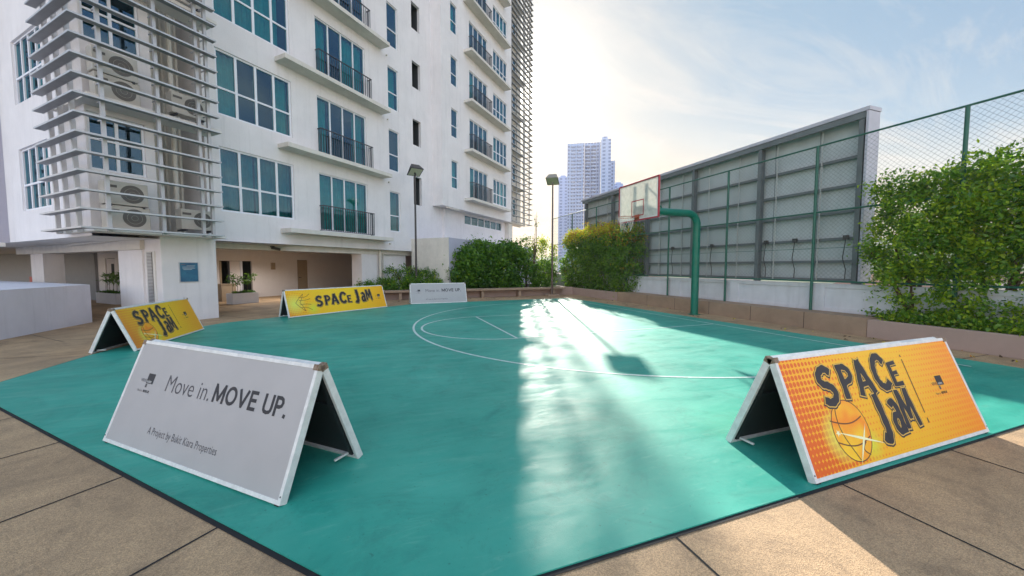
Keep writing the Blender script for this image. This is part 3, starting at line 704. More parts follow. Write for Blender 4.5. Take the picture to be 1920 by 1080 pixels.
for y in (5.75, 18.9):
    b = MB(); b.box(X0+.05, X0+.2, y-.08, y+.08, -14, Z0, M_BBF); b.build('support_leg', br)

# ------------------------------------------------------------------ basketball stand
hr = root('basketball_hoop', 'green gooseneck basketball stand with red-framed clear backboard', 'basketball hoop', (9.73, 9.28, 0))
b = MB(); pts = [(9.73, 9.30, 0.0), (9.73, 9.30, 2.9)]
for i in range(1, 9):
    a = R(90)*i/8; pts.append((9.73-.38*(1-math.cos(a)), 9.29, 2.9+.38*math.sin(a)))
pts += [(8.2, 9.285, 3.28), (7.62, 9.28, 3.28)]
b.tube(pts, .115, M_GREENP, 24); b.build('pole', hr, smooth=True)
b = MB(); b.tube([(9.73, 9.3, .001), (9.73, 9.3, .02)], .19, M_GREENP, 20); b.build('base_plate', hr)
b = MB()
b.box(7.42, 7.60, 8.95, 9.60, 3.10, 3.44, M_GREENP); b.box(7.41, 7.44, 8.98, 9.05, 3.0, 4.05, M_STEEL); b.box(7.41, 7.44, 9.50, 9.57, 3.0, 4.05, M_STEEL)
b.build('mount', hr)
# slanted braces seen through the board
b = MB(); b.tube([(8.3, 9.28, 3.2), (7.45, 8.6, 3.0)], .03, M_GREENP, 8); b.tube([(8.3, 9.28, 3.2), (7.45, 9.95, 3.0)], .03, M_GREENP, 8); b.tube([(8.3, 9.28, 3.36), (7.45, 9.02, 3.95)], .025, M_GREENP, 8); b.build('brace', hr)
b = MB(); BX, ya, yb, za, zb = 7.37, 8.37, 10.19, 2.96, 4.13
b.box(BX, BX+.012, ya+.02, yb-.02, za+.02, zb-.02, M_CLEAR); bo = b.build('backboard', hr)
def acr():
    m = bpy.data.materials.new('scuffed acrylic board'); m.use_nodes = True; t = m.node_tree; t.nodes.clear()
    o = t.nodes.new('ShaderNodeOutputMaterial'); tr = t.nodes.new('ShaderNodeBsdfTransparent'); tr.inputs[0].default_value = (.92, .93, .90, 1)
    p = t.nodes.new('ShaderNodeBsdfPrincipled'); p.inputs['Base Color'].default_value = (.85, .83, .78, 1); p.inputs['Roughness'].default_value = .3
    tl = t.nodes.new('ShaderNodeBsdfTranslucent'); tl.inputs[0].default_value = (.85, .83, .76, 1)
    ms = t.nodes.new('ShaderNodeMixShader'); ms.inputs[0].default_value = .55; t.links.new(p.outputs[0], ms.inputs[1]); t.links.new(tl.outputs[0], ms.inputs[2])
    n = t.nodes.new('ShaderNodeTexNoise'); n.inputs['Scale'].default_value = 5; n.inputs['Detail'].default_value = 8; tcx = t.nodes.new('ShaderNodeTexCoord'); t.links.new(tcx.outputs['Object'], n.inputs['Vector'])
    r = ramp(t, [(.3, (.62, .62, .62)), (.7, (.97, .97, .97))]); t.links.new(n.outputs[0], r.inputs[0])
    mx = t.nodes.new('ShaderNodeMixShader'); t.links.new(r.outputs[0], mx.inputs[0]); t.links.new(tr.outputs[0], mx.inputs[1]); t.links.new(ms.outputs[0], mx.inputs[2]); t.links.new(mx.outputs[0], o.inputs[0])
    return m
bo.data.materials[0] = acr()
b = MB(); e = .035
b.box(BX-.015, BX+.03, ya, yb, za, za+e, M_RED); b.box(BX-.015, BX+.03, ya, yb, zb-e, zb, M_RED)
b.box(BX-.015, BX+.03, ya, ya+e, za+e, zb-e, M_RED); b.box(BX-.015, BX+.03, yb-e, yb, za+e, zb-e, M_RED)
b.build('board_frame', hr)
b = MB()
b.box(BX-.004, BX-.001, 9.00, 9.03, 3.10, 3.58, M_RED); b.box(BX-.004, BX-.001, 9.53, 9.56, 3.10, 3.58, M_RED); b.box(BX-.004, BX-.001, 9.03, 9.53, 3.10, 3.13, M_RED); b.box(BX-.004, BX-.001, 9.03, 9.53, 3.55, 3.58, M_RED)
b.build('target_square', hr)
b = MB()
for (p0, p1, q0, q1) in ((ya+.05, ya+.08, za+.05, zb-.05), (yb-.08, yb-.05, za+.05, zb-.05), (ya+.08, yb-.08, za+.05, za+.08)): b.box(BX-.004, BX-.001, p0, p1, q0, q1, M_LABELW)
b.build('border_line', hr)
b = MB(); n = 30; rc = (6.97, 9.28)
b.tube([(rc[0]+.225*math.cos(2*math.pi*i/n), rc[1]+.225*math.sin(2*math.pi*i/n), 3.05) for i in range(n+1)], .010, M_RIM, 8)
b.box(7.18, 7.355, 9.2, 9.36, 3.035, 3.055, M_RIM); b.box(7.345, 7.36, 9.18, 9.38, 2.98, 3.14, M_RIM)
rim = b.build('rim', hr, smooth=True)
b = MB(); M_NET = mat('net cord', (.62, .60, .56), .8)
for i in range(12):
    a = 2*math.pi*i/12; pts = []
    for sgn in (1, -1):
        pts = []
        L_ = random.choice((.42, .38, .3, .2, .44))
        for j in range(6):
            u = j/5; rr = .225-.10*u+.02*random.random(); aa = a+sgn*u*.9
            pts.append((rc[0]+rr*math.cos(aa), rc[1]+rr*math.sin(aa), 3.045-L_*u))
        b.tube(pts, .0035, M_NET, 4)
b.build('net', rim)

# ------------------------------------------------------------------ floodlight poles
M_GREYP = mat('weathered grey lamp', (.30, .28, .24), .5, var=.2, vscale=8)
M_BROWNP = mat('brown pole', (.11, .075, .065), .45)
def lamp(x, y, z0, h, yaw, label, s=1.0, foot=True, M_STEEL=M_STEEL, M_POLE=M_STEEL):
    r = root('lamp_post', label, 'lamp post', (x, y, z0), 0, 'floodlight poles by the court')
    b = MB(); b.tube([(x, y, z0), (x, y, h-.25)], [.055, .042], M_POLE, 12); b.build('pole', r, smooth=True)
    if foot: b = MB(); b.box(x-.32, x+.32, y-.25, y+.25, 0, .11, M_CURB); b.build('base_block', r, bevel=.01)
    m = Matrix.Translation((x, y, h)) @ Matrix.Rotation(yaw, 4, 'Z') @ Matrix.Rotation(R(-22), 4, 'X')
    f = local(m); b = MB(f)
    # box head: narrow top, wide glass mouth towards -y and down
    t0 = [(-.20, .20, .16), (.20, .20, .16), (.20, -.16, .20), (-.20, -.16, .20)]; t1 = [(-.31, .30, -.12), (.31, .30, -.12), (.31, -.34, -.12), (-.31, -.34, -.12)]
    t0 = [tuple(s*q for q in p) for p in t0]; t1 = [tuple(s*q for q in p) for p in t1]
    b.poly(t0, M_STEEL)
    for i in range(4): b.poly([t0[i], t0[(i+1) % 4], t1[(i+1) % 4], t1[i]], M_STEEL)
    b.box(-.32*s, .32*s, -.35*s, .31*s, -.15*s, -.12*s, M_STEEL); b.build('head', r)
    b = MB(f); b.box(-.28*s, .28*s, -.30*s, .26*s, -.16*s, -.151*s, M_LAMPGLASS); b.build('lens', r)
    b = MB(f); b.tube([(0, .05, -.14), (0, .02, -.28*s)], .045, M_STEEL, 8); b.build('neck', r)
    return r
lamp(8.55, 17.50, 0.1, 6.1, R(-35), 'slim floodlight pole on a small concrete block beside the hedge', 1.0, True, M_GREYP, M_BROWNP)
lamp(1.73, 18.9, .3, 6.32, R(15), 'dark floodlight pole rising from the low shrubs by the building', 1.0, foot=False)

# ------------------------------------------------------------------ low white parapet on the left
b = MB(); b.poly([(-7.7, 5, 0), (-7.7, 13.8, 0), (-7.7, 13.8, 1.07), (-7.7, 5, 1.07)], M_LOW)
b.v = []; b.f = []; b.m = []
pl = [(-7.7, 4), (-7.7, 13.8), (-8.15, 14.25), (-14.5, 20.2), (-20, 20.2), (-20, 4)]
lo_ = [(x, y, 0) for x, y in pl]; hi_ = [(x, y, 1.07) for x, y in pl]
b.poly(hi_, M_LOW)
for i in range(len(pl)): b.poly([lo_[i], lo_[(i+1) % len(pl)], hi_[(i+1) % len(pl)], hi_[i]], M_LOW)
tag(b.build('parapet_wall', bevel=.012), 'broad low white wall at the far left beside the covered walkway', 'wall')
# red fire riser
t_ = root('fire_riser', 'red fire riser pipe with valve against the dark inner wall', 'fire riser', st(6.9, -31.0, 0))
b = MB(st); b.tube([(6.95, -30.3, .0), (6.95, -30.3, 2.2)], .06, M_REDV, 8); b.build('pipe', t_)
b = MB(st); b.tube([(6.8, -30.6, 1.95), (6.8, -30.0, 1.95)], .13, M_REDV, 10); b.box(6.6, 7.0, -30.75, -29.95, .55, 1.05, M_REDV); b.build('valve', t_)

# ------------------------------------------------------------------ A-frame boards
def ft(text, size, m, name, parent, M, x, y, off=0., shear=0., sx=1., align='LEFT', z=.0012, sp=1., rot=0, depth=0):
    cu = bpy.data.curves.new('txt', 'FONT'); cu.body = text; cu.size = size; cu.offset = off; cu.shear = shear; cu.align_x = align; cu.space_character = sp; cu.resolution_u = 4
    cu.extrude = depth
    ob = bpy.data.objects.new('txt', cu); COL.objects.link(ob)
    dg = bpy.context.evaluated_depsgraph_get(); me = bpy.data.meshes.new_from_object(ob.evaluated_get(dg))
    bpy.data.objects.remove(ob)
    T = M @ Matrix.Translation((x, y, z)) @ Matrix.Rotation(rot, 4, 'Z') @ Matrix.Diagonal((sx, 1, 1, 1))
    me.transform(T); me.materials.clear(); me.materials.append(m)
    return me
def join_meshes(name, parent, items):
    """items: list of meshes (already in parent's local frame) -> one object"""
    bm = bmesh.new(); mats = []; 
    for me in items:
        n0 = len(bm.faces); bm.from_mesh(me); bm.faces.ensure_lookup_table()
        m = me.materials[0]
        if m not in mats: mats.append(m)
        for f in bm.faces[n0:]: f.material_index = mats.index(m)
        bpy.data.meshes.remove(me)
    me = bpy.data.meshes.new(name); bm.to_mesh(me); bm.free()
    for m in mats: me.materials.append(m)
    o = bpy.data.objects.new(name, me); COL.objects.link(o); o.parent = parent
    return o
def flat_mesh(polys, m, M, z):
    me = bpy.data.meshes.new('f'); v = []; f = []
    for p in polys:
        k = len(v); v += [tuple(M @ Vector((x, y, z))) for x, y in p]; f.append(list(range(k, k+len(p))))
    me.from_pydata(v, [], f); me.materials.append(m); return me
def ribbon(pts, w):
    out_ = []
    for i in range(len(pts)-1):
        p, q = Vector(pts[i]), Vector(pts[i+1]); d = (q-p).normalized(); n = Vector((-d.y, d.x))
        w0 = w[i] if isinstance(w, list) else w; w1 = w[i+1] if isinstance(w, list) else w
        out_.append([tuple(p+n*w0), tuple(p-n*w0), tuple(q-n*w1), tuple(q+n*w1)])
    return out_

def yellow_mat(name, L_, h, ballx, bally, br_, longform, tone):
    """printed poster: yellow ground, red halftone dots fading from the left, orange towards the right edge, glow round the ball"""
    m = bpy.data.materials.new(name); m.use_nodes = True; t = m.node_tree; b = t.nodes['Principled BSDF']; b.inputs['Roughness'].default_value = .38
    tcx = t.nodes.new('ShaderNodeTexCoord'); s = t.nodes.new('ShaderNodeSeparateXYZ'); t.links.new(tcx.outputs['UV'], s.inputs[0])
    X, Y = s.outputs[0], s.outputs[1]                                   # metres on the board
    q = .042 if not longform else .05
    fx = math_(t, 'SUBTRACT', math_(t, 'FRACT', math_(t, 'DIVIDE', X, q)), .5)
    row = math_(t, 'DIVIDE', Y, q*1.15)
    fy = math_(t, 'SUBTRACT', math_(t, 'FRACT', row), .5)
    rr = math_(t, 'SQRT', math_(t, 'ADD', math_(t, 'MULTIPLY', fx, fx), math_(t, 'MULTIPLY', fy, fy)))
    u = math_(t, 'DIVIDE', X, L_); v = math_(t, 'DIVIDE', Y, h)
    # dot size: large left and bottom-left, tiny in the middle, medium right
    left = math_(t, 'SUBTRACT', 1, math_(t, 'MULTIPLY', u, 2.4), clamp=True)
    low = math_(t, 'MULTIPLY', math_(t, 'SUBTRACT', 1, v), .55)
    right = math_(t, 'MULTIPLY', math_(t, 'SUBTRACT', u, .62, clamp=True), 1.6)
    sz = math_(t, 'ADD', math_(t, 'MULTIPLY', math_(t, 'ADD', left, math_(t, 'MULTIPLY', low, left)), .30), math_(t, 'MULTIPLY', right, .5))
    sz = math_(t, 'ADD', sz, .17 if not longform else .02)
    dot = math_(t, 'MULTIPLY', math_(t, 'SUBTRACT', sz, rr), 14, clamp=True)
    ye, og, rd = tone
    gr = mix_(t, math_(t, 'ADD', math_(t, 'MULTIPLY', math_(t, 'ADD', left, low), .26), math_(t, 'MULTIPLY', right, .9), clamp=True), ye, og)
    dc = mix_(t, math_(t, 'MULTIPLY', left, 1.5, clamp=True), og, rd)
    c = mix_(t, math_(t, 'MULTIPLY', dot, .75), gr, dc)
    dx = math_(t, 'SUBTRACT', X, ballx-br_*.75); dy = math_(t, 'SUBTRACT', Y, bally-br_*.1)
    dd = math_(t, 'SQRT', math_(t, 'ADD', math_(t, 'MULTIPLY', dx, dx), math_(t, 'MULTIPLY', dy, dy)))
    gl = math_(t, 'SUBTRACT', 1, math_(t, 'DIVIDE', dd, br_*1.05), clamp=True)
    c = mix_(t, math_(t, 'POWER', gl, .8), c, (.80, .80, .12))
    dx = math_(t, 'SUBTRACT', X, ballx+br_*.9); dy = math_(t, 'SUBTRACT', Y, bally-br_*.65)
    dd = math_(t, 'SQRT', math_(t, 'ADD', math_(t, 'MULTIPLY', dx, dx), math_(t, 'MULTIPLY', dy, dy)))
    gl = math_(t, 'SUBTRACT', 1, math_(t, 'DIVIDE', dd, br_*.75), clamp=True)
    c = mix_(t, gl, c, (.72, .72, .04))
    t.links.new(c, b.inputs['Base Color'])
    nb = t.nodes.new('ShaderNodeTexNoise'); nb.inputs['Scale'].default_value = 2.4; nb.inputs['Detail'].default_value = 3; t.links.new(tcx.outputs['Object'], nb.inputs['Vector'])
    bp = t.nodes.new('ShaderNodeBump'); bp.inputs['Strength'].default_value = .5; bp.inputs['Distance'].default_value = .01; t.links.new(nb.outputs[0], bp.inputs['Height']); t.links.new(bp.outputs[0], b.inputs['Normal'])
    return m
def ball_mat():
    m = bpy.data.materials.new('printed ball'); m.use_nodes = True; t = m.node_tree; b = t.nodes['Principled BSDF']; b.inputs['Roughness'].default_value = .4
    tcx = t.nodes.new('ShaderNodeTexCoord'); n = t.nodes.new('ShaderNodeTexNoise'); n.inputs['Scale'].default_value = 3.5; n.inputs['Detail'].default_value = 2; t.links.new(tcx.outputs['Object'], n.inputs['Vector'])
    r = ramp(t, [(.38, (.98, .60, .02)), (.6, (.95, .27, .008))]); t.links.new(n.outputs[0], r.inputs[0]); t.links.new(r.outputs[0], b.inputs['Base Color']); return m
M_BALL = ball_mat(); M_SPARK = mat('spark print', (.92, .92, .55), .4); M_SEAM = mat('seam print', (.16, .06, .02), .5)

def logo(M, x, y, s, strap=True):
    """small dark square with pale word, word left of it, small square below"""
    I = [flat_mesh([[(x, y), (x+s, y), (x+s, y+s*.82), (x, y+s*.82)]], M_INK, M, .0014)]
    I.append(flat_mesh([[(x+.04*s, y-.33*s), (x+.3*s, y-.33*s), (x+.3*s, y-.04*s), (x+.04*s, y-.04*s)]], M_INKG, M, .0014))
    I.append(ft('VERVE', s*.36, M_INKG, '', None, M, x-.05*s, y+.08*s, align='RIGHT', sx=.8))
    I.append(ft('suites', s*.34, M_LABELW, '', None, M, x+.1*s, y+.08*s, z=.0022, sx=.85))
    if strap:
        I.append(ft('Move in.', s*.27, M_INKG, '', None, M, x-.85*s, y-.72*s, sx=.8))
        I.append(ft('MOVE UP.', s*.27, M_INK, '', None, M, x+.02*s, y-.72*s, off=s*.010, sx=.8))
    return I
GL = {  # chunky letters as strokes on a 0..1 x 0..1 cell: (points, half widths)
 'S': [([(.86, .80), (.62, .93), (.34, .88), (.18, .72), (.30, .56), (.58, .47), (.78, .32), (.68, .13), (.40, .06), (.10, .16)], .115)],
 'P': [([(.22, 1.0), (.26, .5), (.24, .0)], .125), ([(.20, .90), (.56, .92), (.80, .76), (.72, .56), (.34, .46)], .10)],
 'A': [([(.06, .0), (.28, .55), (.46, 1.0)], .115), ([(.46, 1.0), (.66, .5), (.88, .0)], .13), ([(.22, .30), (.76, .32)], .075)],
 'C': [([(.88, .78), (.66, .95), (.38, .92), (.18, .68), (.16, .34), (.36, .10), (.66, .06), (.90, .22)], .12)],
 'E': [([(.22, 1.0), (.20, .0)], .13), ([(.14, .93), (.88, .95)], .085), ([(.18, .52), (.76, .54)], .085), ([(.12, .06), (.92, .05)], .095)],
 'J': [([(.60, 1.05), (.62, .55), (.58, .16), (.40, .0), (.14, .10)], .125)],
 'a': [([(.18, .74), (.44, .84), (.68, .68), (.72, .30), (.78, .0)], .11), ([(.66, .46), (.36, .48), (.18, .30), (.30, .08), (.56, .08), (.70, .26)], .10)],
 'M': [([(.04, .0), (.10, .5), (.16, 1.0)], .09), ([(.20, .98), (.38, .55), (.52, .22)], .075), ([(.52, .22), (.66, .55), (.84, 1.0)], .075), ([(.88, 1.0), (.94, .5), (1.02, .0)], .09)]}
def smooth_pts(P, n=5):
    if len(P) < 3: return P
    o = []
    for i in range(len(P)-1):
        p0, p1, p2, p3 = P[max(i-1, 0)], P[i], P[i+1], P[min(i+2, len(P)-1)]
        for k in range(n):
            t = k/n; o.append(tuple(.5*((2*p1[j])+(-p0[j]+p2[j])*t+(2*p0[j]-5*p1[j]+4*p2[j]-p3[j])*t*t+(-p0[j]+3*p1[j]-3*p2[j]+p3[j])*t**3) for j in (0, 1)))
    o.append(P[-1]); return o
def stroke(P, hw, ext, wob=.10):
    """one closed outline round a polyline (mitred, square ended)"""
    P = [Vector(p) for p in P]; L_, R_ = [], []
    for i, p in enumerate(P):
        d = (P[min(i+1, len(P)-1)]-P[max(i-1, 0)]).normalized(); n = Vector((-d.y, d.x)); q = p - d*ext if i == 0 else (p + d*ext if i == len(P)-1 else p)
        w = hw*(1+wob*math.sin(i*1.7+P[0].x*9)); L_.append(q+n*w); R_.append(q-n*w)
    return [[tuple(L_[i]), tuple(R_[i]), tuple(R_[i+1]), tuple(L_[i+1])] for i in range(len(P)-1)]
BG = {'M': (1.0, [[(0, 0), (0, 1)], [(.03, 1), (.5, .08)], [(.97, 1), (.5, .08)], [(1, 0), (1, 1)]]),
      'O': (.92, [[(.5+.5*math.sin(2*math.pi*i/28), .5-.5*math.cos(2*math.pi*i/28)) for i in range(29)]]),
      'V': (.84, [[(0, 1), (.5, 0)], [(.5, 0), (1, 1)]]), 'E': (.52, [[(0, 0), (0, 1)], [(0, 1), (1, 1)], [(0, .52), (.92, .52)], [(0, 0), (1, 0)]]),
      'U': (.72, [[(0, 1), (0, .32), (.05, .16), (.18, .05), (.5, 0), (.82, .05), (.95, .16), (1, .32), (1, 1)]]),
      'P': (.58, [[(0, 0), (0, 1)], [(0, 1), (.6, 1), (.88, .92), (1, .74), (.88, .55), (.6, .47), (0, .47)]]), '.': (.02, [[(0, 0), (.01, .001)]]), ' ': (.18, [])}
def bold(text, h, M, x, y, hw=.092):
    items = []; n = 0
    for ch in text:
        w, St = BG[ch]; ww = w*h*.80
        for k, P in enumerate(St):
            PP = [(x+hw*h+px*ww, y+hw*h+py*h*(1-2*hw)) for px, py in P]
            e = 0 if ch == 'O' else (hw*h*.98 if (ch in 'EUP.' or (ch == 'M' and k in (0, 3))) else hw*h*.55)
            items.append(flat_mesh(stroke(PP, hw*h, e, 0), M_INK, M, .0012+.0002*k))
        x += ww+2*hw*h+.10*h
    return items
def ragged(text, h, M, x, y, w=.8, lift=(), scale=(), gap=.1):
    """chunky uneven letters: dark rim, thin pale outline, dark fill"""
    items = []; cx_ = x
    for i, ch in enumerate(text):
        sc_ = scale[i] if i < len(scale) else 1; ly = (lift[i] if i < len(lift) else 0)*h; hh = h*sc_; ww = h*w*sc_; rot = (.05, -.04, .02, -.06, .03)[i % 5]
        for lay, (dw, m) in enumerate(((.052, M_INK), (.030, M_OUT), (.0, M_INK))):
            sx0 = -.018*h if lay == 0 else 0
            for k, (P, hw) in enumerate(GL[ch]):
                PP = [(cx_+sx0*0+px*ww-py*rot*hh, y+ly+py*hh+px*rot*ww-(.02*h if lay == 0 else 0)) for px, py in smooth_pts(P)]
                items.append(flat_mesh(stroke(PP, (hw*.90+dw)*hh, dw*hh), m, M, .0012+lay*.0011+k*.0003))
        cx_ += ww*(1+gap)
    return items
def aframe(label, Lpt, Rpt, d, h, face_kind, name='advertising_board', long_=False):
    Lp, Rp = Vector(Lpt), Vector(Rpt); U = (Rp-Lp); ln = U.length; U.normalize(); back_ = Vector((-U.y, U.x))
    cen = (Lp+Rp)/2 + back_*d/2; zr = math.atan2(U.y, U.x)
    gz = .012
    r = root(name, label, 'advertising board', (cen.x, cen.y, gz), zr, 'folding advertising boards round the court')
    tk = .05; x0, x1 = -ln/2, ln/2
    for side in (-1, 1):
        # slope frame: origin at foot, v up the slope, n outwards
        foot = Vector((0, side*d/2, .012)); top = Vector((0, side*.028, h)); v = (top-foot); sl = v.length; v.normalize()
        if side == -1: U_ = Vector((1, 0, 0))
        else: U_ = Vector((-1, 0, 0))
        n = U_.cross(v)
        M = Matrix(((U_.x, v.x, n.x, foot.x), (U_.y, v.y, n.y, foot.y), (U_.z, v.z, n.z, foot.z), (0, 0, 0, 1)))
        f = local(M); e = .028
        b = MB(f)                                                    # aluminium frame: outer face at n=0, body behind
        b.box(x0, x1, 0, e, -tk, .004, M_SIGNF); b.box(x0, x1, sl-e, sl, -tk, .004, M_SIGNF)
        b.box(x0, x0+e, e, sl-e, -tk, .004, M_SIGNF); b.box(x1-e, x1, e, sl-e, -tk, .004, M_SIGNF)
        for xx in (x0+.012, x1-.012): b.tube([(xx, .05, .004), (xx, .05, .007)], .006, M_STEEL, 8)
        fr_ = b.build('frame', None, bevel=.003); fr_.parent = r
        b = MB(f); b.box(x0-.003, x0+.045, sl-.04, sl+.003, -tk-.002, .006, M_RUST); c_ = b.build('corner_cap', None); c_.parent = fr_
        b = MB(f); b.box(x1-.045, x1+.003, sl-.04, sl+.003, -tk-.002, .006, M_RUST); c_ = b.build('corner_cap', None); c_.parent = fr_
        for xx in (x0+.02, x1-.06): b = MB(f); b.box(xx, xx+.04, -.012, .0, -tk+.005, -.005, M_BLACK); c_ = b.build('rubber_foot', None); c_.parent = fr_
        # face sheet with UVs in metres
        b = MB(f); a0, a1, v0, v1 = x0+e, x1-e, e, sl-e
        b.poly([(a0, v0, 0), (a1, v0, 0), (a1, v1, 0), (a0, v1, 0)], M_SIGNW)
        fs = b.build('face_sheet', None, fix=False); fs.parent = r
        W_, H_ = a1-a0, v1-v0
        uv = fs.data.uv_layers.new(name='UVMap'); 
        for i, q in enumerate(((0, 0), (W_, 0), (W_, H_), (0, H_))): uv.data[i].uv = q
        PM = M @ Matrix.Translation((a0, v0, 0))                     # print frame: origin lower-left corner of the sheet
        # dark inside: backing sheet and cross bars
        b = MB(f); b.box(a0-.001, a1+.001, v0-.001, v1+.001, -.028, -.006, M_SIGNB)
        for xx in (x0+.06, (x0+x1)/2, x1-.1): b.box(xx, xx+.04, v0, v1, -tk+.002, -.028, M_SIGNB)
        b.box(a0, a1, sl*.55, sl*.55+.045, -tk+.001, -.0285, M_SIGNB)
        bk_ = b.build('backing_panel', None); bk_.parent = r
        if face_kind == 'white':
            I = logo(PM, W_*.12, H_*.60, H_*.125)
            I.append(ft('Move in.', H_*.235, M_INKG, '', None, PM, W_*.255, H_*.565, off=-.0012, sx=.93))
            I += bold('MOVE UP.', H_*.168, PM, W_*.553, H_*.568)
            I.append(ft('A Project by Bukit Kiara Properties', H_*.098, M_INKG, '', None, PM, W_*.255, H_*.155, sx=.72, sp=1.08))
            join_meshes('printed_text', fs, I)
        else:
            tone = ((.92, .50, .008), (.90, .22, .006), (.72, .03, .004)) if face_kind == 'amber' else ((.95, .60, .006), (.92, .34, .010), (.74, .14, .015))
            if not long_:
                bx, by, rb = W_*.232, H_*.30, H_*.235
                fs.data.materials[0] = yellow_mat('poster '+label[:12], W_, H_, bx, by, rb, False, tone)
                n_ = 40; el = 1.02                                         # the ball is printed as an upright oval
                def bp(x, y): return (bx+x*rb*el*1.05, by+y*rb*1.15)
                I = [flat_mesh([[bp(math.cos(2*math.pi*i/n_), math.sin(2*math.pi*i/n_)) for i in range(n_)]], M_BALL, PM, .0007)]
                seams = [[bp(math.cos(2*math.pi*i/n_), math.sin(2*math.pi*i/n_)) for i in range(n_+1)],
                         [bp(-1+i/10, .42-.25*math.sin(i/20*math.pi*.9)+.10*i/20) for i in range(19)],
                         [bp(-.95+i/10*.97, -.28-.22*math.sin(i/20*math.pi)) for i in range(20)],
                         [bp(-.25-.35*math.sin(math.pi*(.15+i/20)), .95-1.9*i/20) for i in range(21)],
                         [bp(.55-.25*math.sin(math.pi*i/12), -.45-.42*i/12) for i in range(13)]]
                for s_i, sm in enumerate(seams): I.append(flat_mesh(ribbon(sm, .005 if s_i else .004), M_SEAM, PM, .0010+.0001*s_i))
                w1 = [.0, .006, .010, .006, .0]
                for (p0, p1, zz) in (((bx-rb*.95, by+.05*rb), (bx+rb*1.75, by-rb*.75), .0017), ((bx-rb*.15, by-rb*1.25), (bx+rb*.95, by+rb*.15), .0018)):
                    pts_ = [(p0[0]+(p1[0]-p0[0])*i/4, p0[1]+(p1[1]-p0[1])*i/4) for i in range(5)]; I.append(flat_mesh(ribbon(pts_, w1), M_SPARK, PM, zz))
                I.append(flat_mesh([[(bx-rb*.85+.03*math.cos(a*math.pi/5)*(1 if a % 2 else .35), by+.03*math.sin(a*math.pi/5)*(1 if a % 2 else .35)) for a in range(10)]], M_SPARK, PM, .0019))
                join_meshes('printed_ball', fs, I)
                I = ragged('SPACE', H_*.33, PM, W_*.15, H_*.57, w=.76, lift=(-.10, 0, 0.0, .10, .10), scale=(1.08, 1.0, 1.04, 1.04, .74), gap=.10)
                I += ragged('JaM', H_*.36, PM, W_*.372, H_*.17, w=.56, lift=(-.08, .0, .06), scale=(1.12, 1.0, 1.05), gap=.06)
                join_meshes('printed_title', fs, I)
                I = [flat_mesh([[(W_*.655, H_*.30), (W_*.661, H_*.30), (W_*.661, H_*.86), (W_*.655, H_*.86)], [(W_*.6535, H_*.20), (W_*.6625, H_*.20), (W_*.661, H_*.25), (W_*.655, H_*.25)], [(W_*.655, H_*.885), (W_*.661, H_*.885), (W_*.661, H_*.91), (W_*.655, H_*.91)]], M_SEAM, PM, .001)]
                I += logo(PM, W_*.815, H_*.53, H_*.125)
                join_meshes('printed_text', fs, I)
            else:
                bx, by, rb = W_*.13, H_*.5, H_*.40
                fs.data.materials[0] = yellow_mat('poster '+label[:12], W_, H_, bx, by, rb, True, tone)
                I = []
                for k_, (dy0, dy1, c0) in enumerate(((.55, .85, .3), (.25, .35, .1), (-.2, -.25, .05), (-.5, -.8, .3))):
                    pts_ = [(bx-rb*.3+rb*1.1*i/10, by+rb*(dy0+(dy1-dy0)*i/10)*(1-.25*math.sin(i/10*math.pi))) for i in range(11)]
                    I.append(flat_mesh(ribbon(pts_, .006), M_SEAM, PM, .0008+.0002*k_))
                for k_, s_ in enumerate((-1, 1)):
                    pts_ = [(bx+rb*(-.45+.2*s_*math.sin(i/12*math.pi))+rb*.6*abs(i-6)/6, by+rb*.85*(i-6)/6) for i in range(13)]
                    I.append(flat_mesh(ribbon(pts_, .006), M_SEAM, PM, .0018+.0002*k_))
                join_meshes('printed_ball', fs, I)
                I = ragged('SPACE', H_*.42, PM, W_*.25, H_*.33, w=.70, lift=(-.08, 0, 0, .08, .04), scale=(1, .96, 1.04, 1.08, .74), gap=.14)
                I += ragged('JaM', H_*.46, PM, W_*.645, H_*.33, w=.52, lift=(0, .02, .12), scale=(1.15, 1.0, 1.05), gap=.16)
                join_meshes('printed_title', fs, I)
                I = [flat_mesh([[(W_*.838, H_*.28), (W_*.842, H_*.28), (W_*.842, H_*.72), (W_*.838, H_*.72)]], M_SEAM, PM, .001)]
                I += logo(PM, W_*.915, H_*.5, H_*.14)
                join_meshes('printed_text', fs, I)
    # floor stay rods between the two feet
    for xx in (x0+.10, x1-.10): b = MB(); b.box(xx-.008, xx+.008, d/2-.19, d/2-.05, .03, .045, M_SIGNF); c_ = b.build('stay_rod', None); c_.parent = r
    return r
aframe('near orange and yellow dotted advertising board with a printed ball at the court edge', (2.91, 1.66), (5.39, 1.66), .73, .845, 'amber')
aframe('large pale grey advertising board with bold slogan nearest the camera', (-2.36, 4.26), (-.64, 2.68), .71, .86, 'white')
aframe('yellow advertising board standing behind the big grey one', (-4.26, 8.70), (-4.12, 11.12), .70, .80, 'yellow')
aframe('long low yellow advertising board in front of the covered walkway', (-2.60, 12.70), (.26, 14.95), .62, .845, 'yellow', long_=True)
aframe('small white advertising board at the far edge of the court by the bench', (1.20, 15.72), (3.60, 15.80), .70, .845, 'white')

